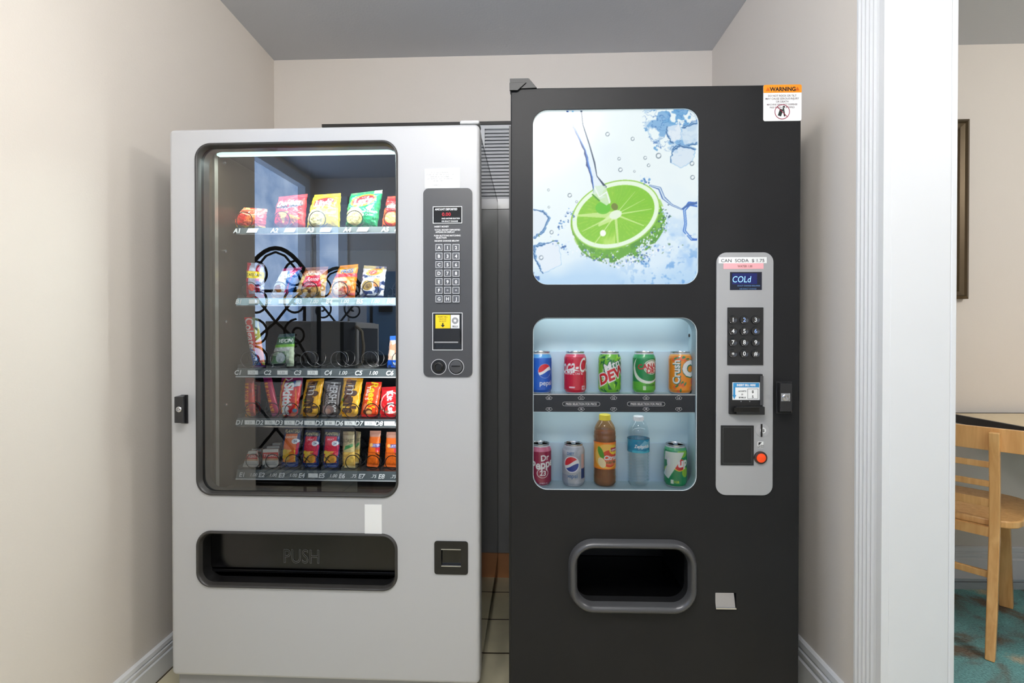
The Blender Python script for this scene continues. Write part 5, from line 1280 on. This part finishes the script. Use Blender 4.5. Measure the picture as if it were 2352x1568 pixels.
b.plate([(cxw + rw * cos(a_), czw + rw * sin(a_)) for a_ in np.linspace(0, 2 * pi, 37)[:-1]], [[(cxw + (rw - .0016) * cos(a_), czw + (rw - .0016) * sin(a_)) for a_ in np.linspace(0, 2 * pi, 37)[:-1]]], -.0018, -.0014, M_crim)
M_dg = mat('print_dark', (30, 38, 34), .6)
b.add([(cxw - .012, -.0014, czw - .010), (cxw - .003, -.0014, czw - .013), (cxw + .003, -.0014, czw + .006), (cxw - .006, -.0014, czw + .009)], [(0, 1, 2, 3)], M_dg)
b.add([(cxw + .001, -.0014, czw + .010), (cxw + .005, -.0014, czw + .012), (cxw + .009, -.0014, czw - .013), (cxw + .005, -.0014, czw - .013)], [(0, 3, 2, 1)], M_dg)
b.lathe([(.003, 0), (0, .0003)], c=(cxw + .005, -.0013, czw + .014), axis='y', n=12, m=M_dg)
b.tube([(cxw - .0145, -.0019, czw + .0145), (cxw + .0145, -.0019, czw - .0145)], .0008, M_crim, n=4)
b.build('warning_sticker', M_paper, dm)

# ------------------------------------------------------------------ drinks in the display
M_can = paint_mat('can_print', .22, .5); M_alu = mat('aluminium', (205, 208, 212), .25, .9)
CH = .1225; CIRC = 2 * pi * .033
def can(px, py, paint, label, rz=0.0, silver=False, yl=.048):
    x, _ = R.at(px, py - 40, yl); z = sh_t - .001 if py < 1000 else zb0
    prof = [(.022, 0), (.0262, .0005), (.028, .003), (.0325, .011), (.033, .014), (.033, .060), (.033, .100), (.0328, .1035), (.031, .109), (.0285, .1140), (.0272, .1165), (.0268, .1185)]
    nv, nu = 110, 150; zs = np.linspace(0, .1185, nv); pr = np.interp(zs, [p[1] for p in prof], [p[0] for p in prof])
    V, U = np.meshgrid(zs, np.arange(nu) / nu, indexing='ij'); a = -pi / 2 + (U - .5) * 2 * pi; rr = pr[:, None]
    P = np.stack([rr * np.cos(a), rr * np.sin(a), V], -1)
    c = Canvas(CIRC / .1185, 190, 2); paint(c); img = c.out(); Cc = sample(img, U, V / .1185)
    al = lin((200, 203, 208)); m = (V > .1150) | (V < .004); Cc[m] = al
    o = grid_mesh('soda_can', P, Cc, M_can, wrap=True); o.matrix_world = R.M @ Matrix.Translation((x, yl, z + .0004)) @ Matrix.Rotation(rz, 4, 'Z')
    tag(o, label, 'soda can', 'soda cans in the display window')
    b = MB(); b.lathe([(.0268, .1185), (.0276, .1205), (.0276, .1222), (.0262, .1226), (.0252, .1205), (.0245, .1185), (0, .1185)], n=40); b.build('lid', M_alu, o)
    b = MB(); b.plate(rrect(-.006, .006, -.010, .012, .005, 5), [rrect(-.003, .003, .003, .009, .002, 3)], -.001, .0005); t = b.build('pull_tab', M_alu, o); t.matrix_local = Matrix.Translation((0, 0, .1202)) @ Matrix.Rotation(-pi / 2, 4, 'X')
    return o
MID = CIRC / .1185 / 2      # canvas x of the can's front
def mx(d): return MID + d / .1185      # d metres round from the front
def globe(c, x, y, r, blue=(20, 70, 170), rim=None):
    if rim: c.ell(x, y, r * 1.1, r * 1.1, rim)
    c.ell(x, y, r, r, WHT)
    d = (c.X - x) ** 2 + (c.Y - y) ** 2 < (r * .97) ** 2; wv_ = y + r * .22 + .25 * (c.X - x) + r * .22 * np.sin((c.X - x) / r * 2.2)
    c.fill((d & (c.Y > wv_)).astype(float), (222, 40, 56)); c.fill((d & (c.Y < wv_ - r * .45 - .1 * (c.X - x))).astype(float), blue)
def c_pepsi(c):
    c.a[:] = (14, 92, 200); n = fbm(c.h, c.w, 5, 3, 5); c.fill(np.clip((n - .5) * 3, 0, 1), (30, 120, 226), .6); c.rect(0, .88, 9, 1, (90, 170, 236)); x = mx(.012)
    globe(c, x, .56, .175, (14, 92, 200)); c.text('pepsi', mx(.016), .27, .17, WHT, bold=.01)
def c_coke(c):
    c.a[:] = (206, 22, 58); c.rect(0, .9, 9, 1, (226, 80, 110)); c.text('Coca-Cola', mx(-.001), .70, .50, WHT, shear=.35, bold=.01, rot=.06, sx=.56); c.line([(mx(-.04), .56), (mx(-.015), .60), (mx(.01), .56)], [.01, .05, .01], WHT)
    c.text('ORIGINAL TASTE', mx(-.012), .50, .07, WHT, bold=.02); c.rect(mx(-.022), .14, mx(-.004), .18, (240, 200, 210)); c.rect(mx(.017), .10, mx(.03), .2, (240, 210, 216)); c.text('140', mx(.022), .15, .08, (206, 22, 58))
def c_dew(c):
    c.a[:] = (110, 190, 50); g = random.Random(5)
    for _ in range(36):
        x = g.uniform(mx(-.05), mx(.05)); y = g.choice([g.uniform(.02, .34), g.uniform(.72, .98)]); s = g.uniform(.06, .14); a = g.uniform(0, 6)
        c.poly([(x + s * cos(a), y + s * sin(a)), (x + .5 * s * cos(a + 2), y + .5 * s * sin(a + 2)), (x + .6 * s * cos(a + 3.6), y + .6 * s * sin(a + 3.6))], g.choice([(20, 96, 50), (160, 220, 60), (30, 120, 60)]))
    x = mx(.003); c.poly([(x - .27, .34), (x - .24, .62), (x + .28, .86), (x + .30, .55)], (236, 246, 230)); c.poly([(x - .25, .37), (x - .22, .58), (x + .28, .8), (x + .28, .58)], (30, 120, 70))
    c.text('Mtn', x - .02, .70, .30, (20, 110, 70), rot=.42, bold=.08, shear=.2); c.text('Mtn', x - .02, .70, .28, WHT, rot=.42, bold=.02, shear=.2); c.text('DEW', x + .02, .49, .36, WHT, rot=.42, bold=.10, shear=.2); c.text('DEW', x + .02, .49, .34, (206, 36, 44), rot=.42, bold=.04, shear=.2)
def c_cd(c):
    c.a[:] = (20, 140, 74); c.rect(0, 0, 9, .30, (90, 180, 60)); x = mx(.016); c.ell(x - .1, .62, .40, .36, (240, 246, 236)); c.ell(x - .06, .68, .38, .36, (20, 140, 74)); c.ell(x, .66, .21, .18, (246, 236, 226)); c.ell(x, .66, .19, .165, (20, 120, 66), inner=.93)
    c.rect(0, .88, 9, 1, (60, 170, 100)); c.text('CANADA', x + .01, .69, .17, (200, 40, 50), bold=.03, rot=.08); c.text('DRY', x + .03, .57, .17, (200, 40, 50), bold=.03); c.text('GINGER ALE', x + .04, .22, .07, (30, 90, 40), bold=.02); c.rect(x - .22, .1, x - .15, .2, (200, 226, 190))
def c_crush(c):
    c.a[:] = (246, 148, 28); g = random.Random(8)
    for _ in range(16):
        x = g.uniform(mx(-.03), mx(.05)); y = g.choice([g.uniform(.03, .25), g.uniform(.8, .95)]); c.ell(x, y, .05, .05, (240, 110, 50)); c.ell(x + .05, y + .03, .05, .022, (60, 130, 80), rot=g.uniform(0, 2))
    c.rect(0, .93, 9, 1, (250, 180, 80)); 
    for dx, s in ((-.022, .25),):
        c.text('Crush', mx(dx) + .012, .53, s, (40, 110, 90), rot=pi / 2, bold=.07, sx=.95); c.text('Crush', mx(dx), .54, s, WHT, rot=pi / 2, bold=.03, sx=.95)
    c.text('C', mx(.019), .62, .5, (40, 120, 90), bold=.1); c.text('C', mx(.018), .63, .5, WHT, bold=.06)
    c.ell(mx(.034), .3, .08, .09, (236, 110, 60))
def c_drp(c):
    c.a[:] = (150, 26, 70); c.rect(0, .86, 9, 1, (206, 110, 140)); x = mx(.010); c.text('Dr', x + .03, .72, .2, WHT, bold=.03, rot=.15, shear=.1); c.text('Pepper', x + .03, .57, .29, WHT, bold=.03, rot=.15, shear=.1, sx=.9)
    c.ell(x - .03, .34, .15, .12, WHT, inner=.9); c.text('23', x - .03, .34, .17, WHT, bold=.03); c.line([(x - .12, .46), (x + .2, .52)], .015, WHT); c.text('ORIGINAL', x, .09, .05, WHT)
def c_diet(c):
    c.a[:] = (172, 178, 188); n = fbm(c.h, c.w, 12, 3, 15); c.fill(np.clip((n - .5) * 4, 0, 1), (206, 210, 218), .7); globe(c, mx(-.009), .56, .185, (24, 60, 150), (236, 238, 242)); c.text('DIET', mx(-.012), .82, .09, (60, 110, 170)); c.text('pepsi', mx(-.008), .28, .14, (70, 110, 160))
    c.rect(mx(.022), .2, mx(.045), .45, (40, 70, 130)); c.rect(mx(.022), .45, mx(.034), .8, (214, 180, 176)); c.rect(mx(-.05), .0, mx(-.02), .3, (150, 160, 176))
def c_7up(c):
    c.a[:] = (24, 140, 84); x = mx(-.009); c.ell(x + .18, .86, .14, .12, (130, 200, 60)); c.ell(x + .26, .38, .1, .12, (150, 206, 60)); c.ell(x - .25, .4, .07, .1, (180, 214, 70)); c.ell(x + .1, .56, .16, .15, (246, 214, 60)); c.ell(x + .1, .57, .14, .14, (214, 36, 40))
    c.text('7', x - .07, .56, .72, (230, 240, 230), bold=.10, shear=.15); c.text('up', x + .19, .63, .28, WHT, bold=.05, rot=.15, shear=.15); c.ell(mx(-.030), .62, .05, .1, WHT); c.rect(x - .12, .1, x - .05, .2, (220, 236, 220)); c.text('100', x + .03, .15, .08, (200, 220, 50), bold=.02); c.rect(0, .9, 9, 1, (80, 176, 120))
can(1242, 901, c_pepsi, 'bright blue soda can with red and white globe, leftmost on the upper shelf')
can(1321, 901, c_coke, 'crimson cola can with white script on the upper shelf')
can(1400, 901, c_dew, 'lime green soda can with slanted red and white lettering on the upper shelf')
can(1479, 901, c_cd, 'dark green ginger ale can with shield emblem on the upper shelf')
can(1562, 901, c_crush, 'orange soda can with sideways white lettering, rightmost on the upper shelf')
can(1241, 1118, c_drp, 'maroon soda can with white lettering, leftmost on the lower shelf')
can(1317, 1118, c_diet, 'silver diet soda can with round emblem on the lower shelf', silver=True)
can(1551, 1120, c_7up, 'green soda can with large white seven, rightmost on the lower shelf')

def ribbed(prof, c=(0, 0, 0), n=48, m=None): return MB().lathe(prof, c=c, n=n, m=m)
def bottle(px, yl, label, body_prof, mats, lab, cat, cap, liquid, name):
    x, _ = R.at(px, 1080, yl)
    t = tag(empty(name, R.M @ Matrix.Translation((x, yl, zb0 + .0004))), label, cat, 'bottles in the display window')
    ribbed(body_prof).build('bottle_body', mats[0], t, sharp=80)
    if liquid: ribbed([(max(0, r - .0014), z) for r, z in liquid]).build('liquid', mats[1], t, sharp=80)
    r_, z0, z1, paint = lab
    nv, nu = 90, 140; V, U = np.meshgrid(np.linspace(0, 1, nv), np.arange(nu) / nu, indexing='ij'); a = -pi / 2 + (U - .5) * 2 * pi
    P = np.stack([r_ * np.cos(a), r_ * np.sin(a), z0 + (z1 - z0) * V], -1)
    c = Canvas(2 * pi * r_ / (z1 - z0), 150, 2); paint(c)
    grid_mesh('wrap_label', P, sample(c.out(), U, V), M_can, wrap=True, parent=t)
    cr, cz0, cz1, cm = cap; b = MB(); b.lathe([(cr, cz0), (cr, cz1 - .002), (cr - .002, cz1), (0, cz1)], n=36)
    for k in range(30): a_ = k * 2 * pi / 30; b.box(cr * cos(a_) - .0005, cr * cos(a_) + .0005, cr * sin(a_) - .0005, cr * sin(a_) + .0005, cz0 + .001, cz1 - .003)
    b.build('cap', cm, t)
    return t
def tea_label(c):
    A = c.asp; M_ = A / 2; c.a[:] = (250, 160, 40); c.ell(M_ + .02, .48, .5, .46, (252, 200, 90)); c.ell(M_ + .12, .40, .34, .32, (226, 70, 34)); c.ell(M_ + .2, .30, .24, .16, (236, 120, 80)); c.ell(M_ - .22, .62, .1, .24, (90, 160, 50), rot=.4); c.ell(M_ - .18, .25, .14, .2, (250, 230, 180), rot=.5)
    c.ell(M_ + .3, .72, .2, .17, (250, 214, 60)); c.rect(M_ + .16, .66, M_ + .44, .8, (196, 30, 40)); c.text('Lipton', M_ + .3, .73, .12, WHT, bold=.03); c.text('Citrus', M_ + .18, .44, .22, WHT, bold=.04, shear=.15); c.text('ICED TEA', M_ + .2, .26, .10, (60, 110, 40), bold=.03); c.rect(0, .94, A, 1, (250, 130, 30)); c.rect(0, 0, A, .04, (250, 130, 30))
def wat_label(c):
    A = c.asp; M_ = A / 2; c.a[:] = (20, 150, 190); c.rect(0, .0, A, .16, (70, 190, 216)); n = fbm(c.h, c.w, 8, 3, 3); c.fill((n > .55).astype(float), (14, 126, 172), .6); c.poly([(M_ - .1, .55), (M_ + .3, .95), (M_ + .6, .8), (M_ + .9, .9), (M_ + .9, .4), (M_, .3)], (150, 206, 230), .8); c.text('Zephyrhills', M_ + .12, .5, .34, WHT, bold=.03, shear=.2, sx=.8)
tea_body = mat('tea_plastic', (150, 86, 30), .12, coat=.5)
def tea_mat(name, col, rough=.05, alpha=.62):
    m = bpy.data.materials.new(name); m.use_nodes = True; nt = m.node_tree
    for n in list(nt.nodes): nt.nodes.remove(n)
    o = nt.nodes.new('ShaderNodeOutputMaterial'); t = nt.nodes.new('ShaderNodeBsdfTransparent'); t.inputs[0].default_value = tuple(lin(col)) + (1,)
    g = nt.nodes.new('ShaderNodeBsdfGlossy'); g.inputs['Roughness'].default_value = rough; g.inputs['Color'].default_value = (1, 1, 1, 1); f = nt.nodes.new('ShaderNodeFresnel'); f.inputs['IOR'].default_value = 1.45
    x = nt.nodes.new('ShaderNodeMixShader'); d = nt.nodes.new('ShaderNodeBsdfDiffuse'); d.inputs[0].default_value = tuple(lin(col)) + (1,); y = nt.nodes.new('ShaderNodeMixShader'); y.inputs[0].default_value = 1 - alpha
    nt.links.new(t.outputs[0], y.inputs[1]); nt.links.new(d.outputs[0], y.inputs[2]); ge_ = nt.nodes.new('ShaderNodeNewGeometry'); mm = nt.nodes.new('ShaderNodeMath'); mm.operation = 'SUBTRACT'; mm.inputs[0].default_value = 1.0; nt.links.new(ge_.outputs['Backfacing'], mm.inputs[1]); mu = nt.nodes.new('ShaderNodeMath'); mu.operation = 'MULTIPLY'; nt.links.new(mm.outputs[0], mu.inputs[0]); nt.links.new(f.outputs[0], mu.inputs[1]); nt.links.new(mu.outputs[0], x.inputs[0]); nt.links.new(y.outputs[0], x.inputs[1]); nt.links.new(g.outputs[0], x.inputs[2]); nt.links.new(x.outputs[0], o.inputs[0])
    return m
tp = [(.020, 0), (.028, .002), (.0325, .010), (.0325, .030), (.0315, .033), (.0325, .037), (.0318, .050), (.0318, .134), (.0325, .138), (.0328, .150), (.0312, .153), (.0322, .157), (.0312, .165), (.0300, .168), (.0305, .172), (.0270, .182), (.0200, .194), (.0140, .200), (.0135, .206), (0.0120, .2065)]
bottle(1389, .050, 'amber iced tea bottle with orange fruit label and yellow cap', [(r, z * .965) for r, z in tp], [tea_mat('tea_shell', (226, 190, 140), .05, .85), tea_mat('tea_liquid', (176, 98, 36), .1, .45)], (.0328, .052, .130, tea_label), 'tea bottle', (.0162, .190, .208, mat('cap_yellow', (246, 226, 70), .4)), [(r * .985, z * .965) for r, z in tp if z < .17], 'tea_bottle')
wp = [(.018, 0), (.027, .002), (.0315, .008)]
z = .010
while z < .098: wp += [(.0322, z), (.0300, z + .004), (.0322, z + .008)]; z += .0088
wp += [(.0318, .100), (.0318, .138), (.0322, .142), (.0300, .147), (.0316, .152), (.0310, .160), (.0280, .172), (.0210, .186), (.0135, .193), (.0128, .199), (.011, .1995)]
bottle(1466, .050, 'clear water bottle with blue wrap label and white cap', wp, [tea_mat('water_shell', (250, 253, 254), .03, .985), tea_mat('water_fill', (250, 253, 254), .03, .985)], (.0324, .100, .138, wat_label), 'water bottle', (.0148, .189, .2035, mat('cap_white', (240, 242, 244), .4)), [(r, z) for r, z in wp if z < .18], 'water_bottle')
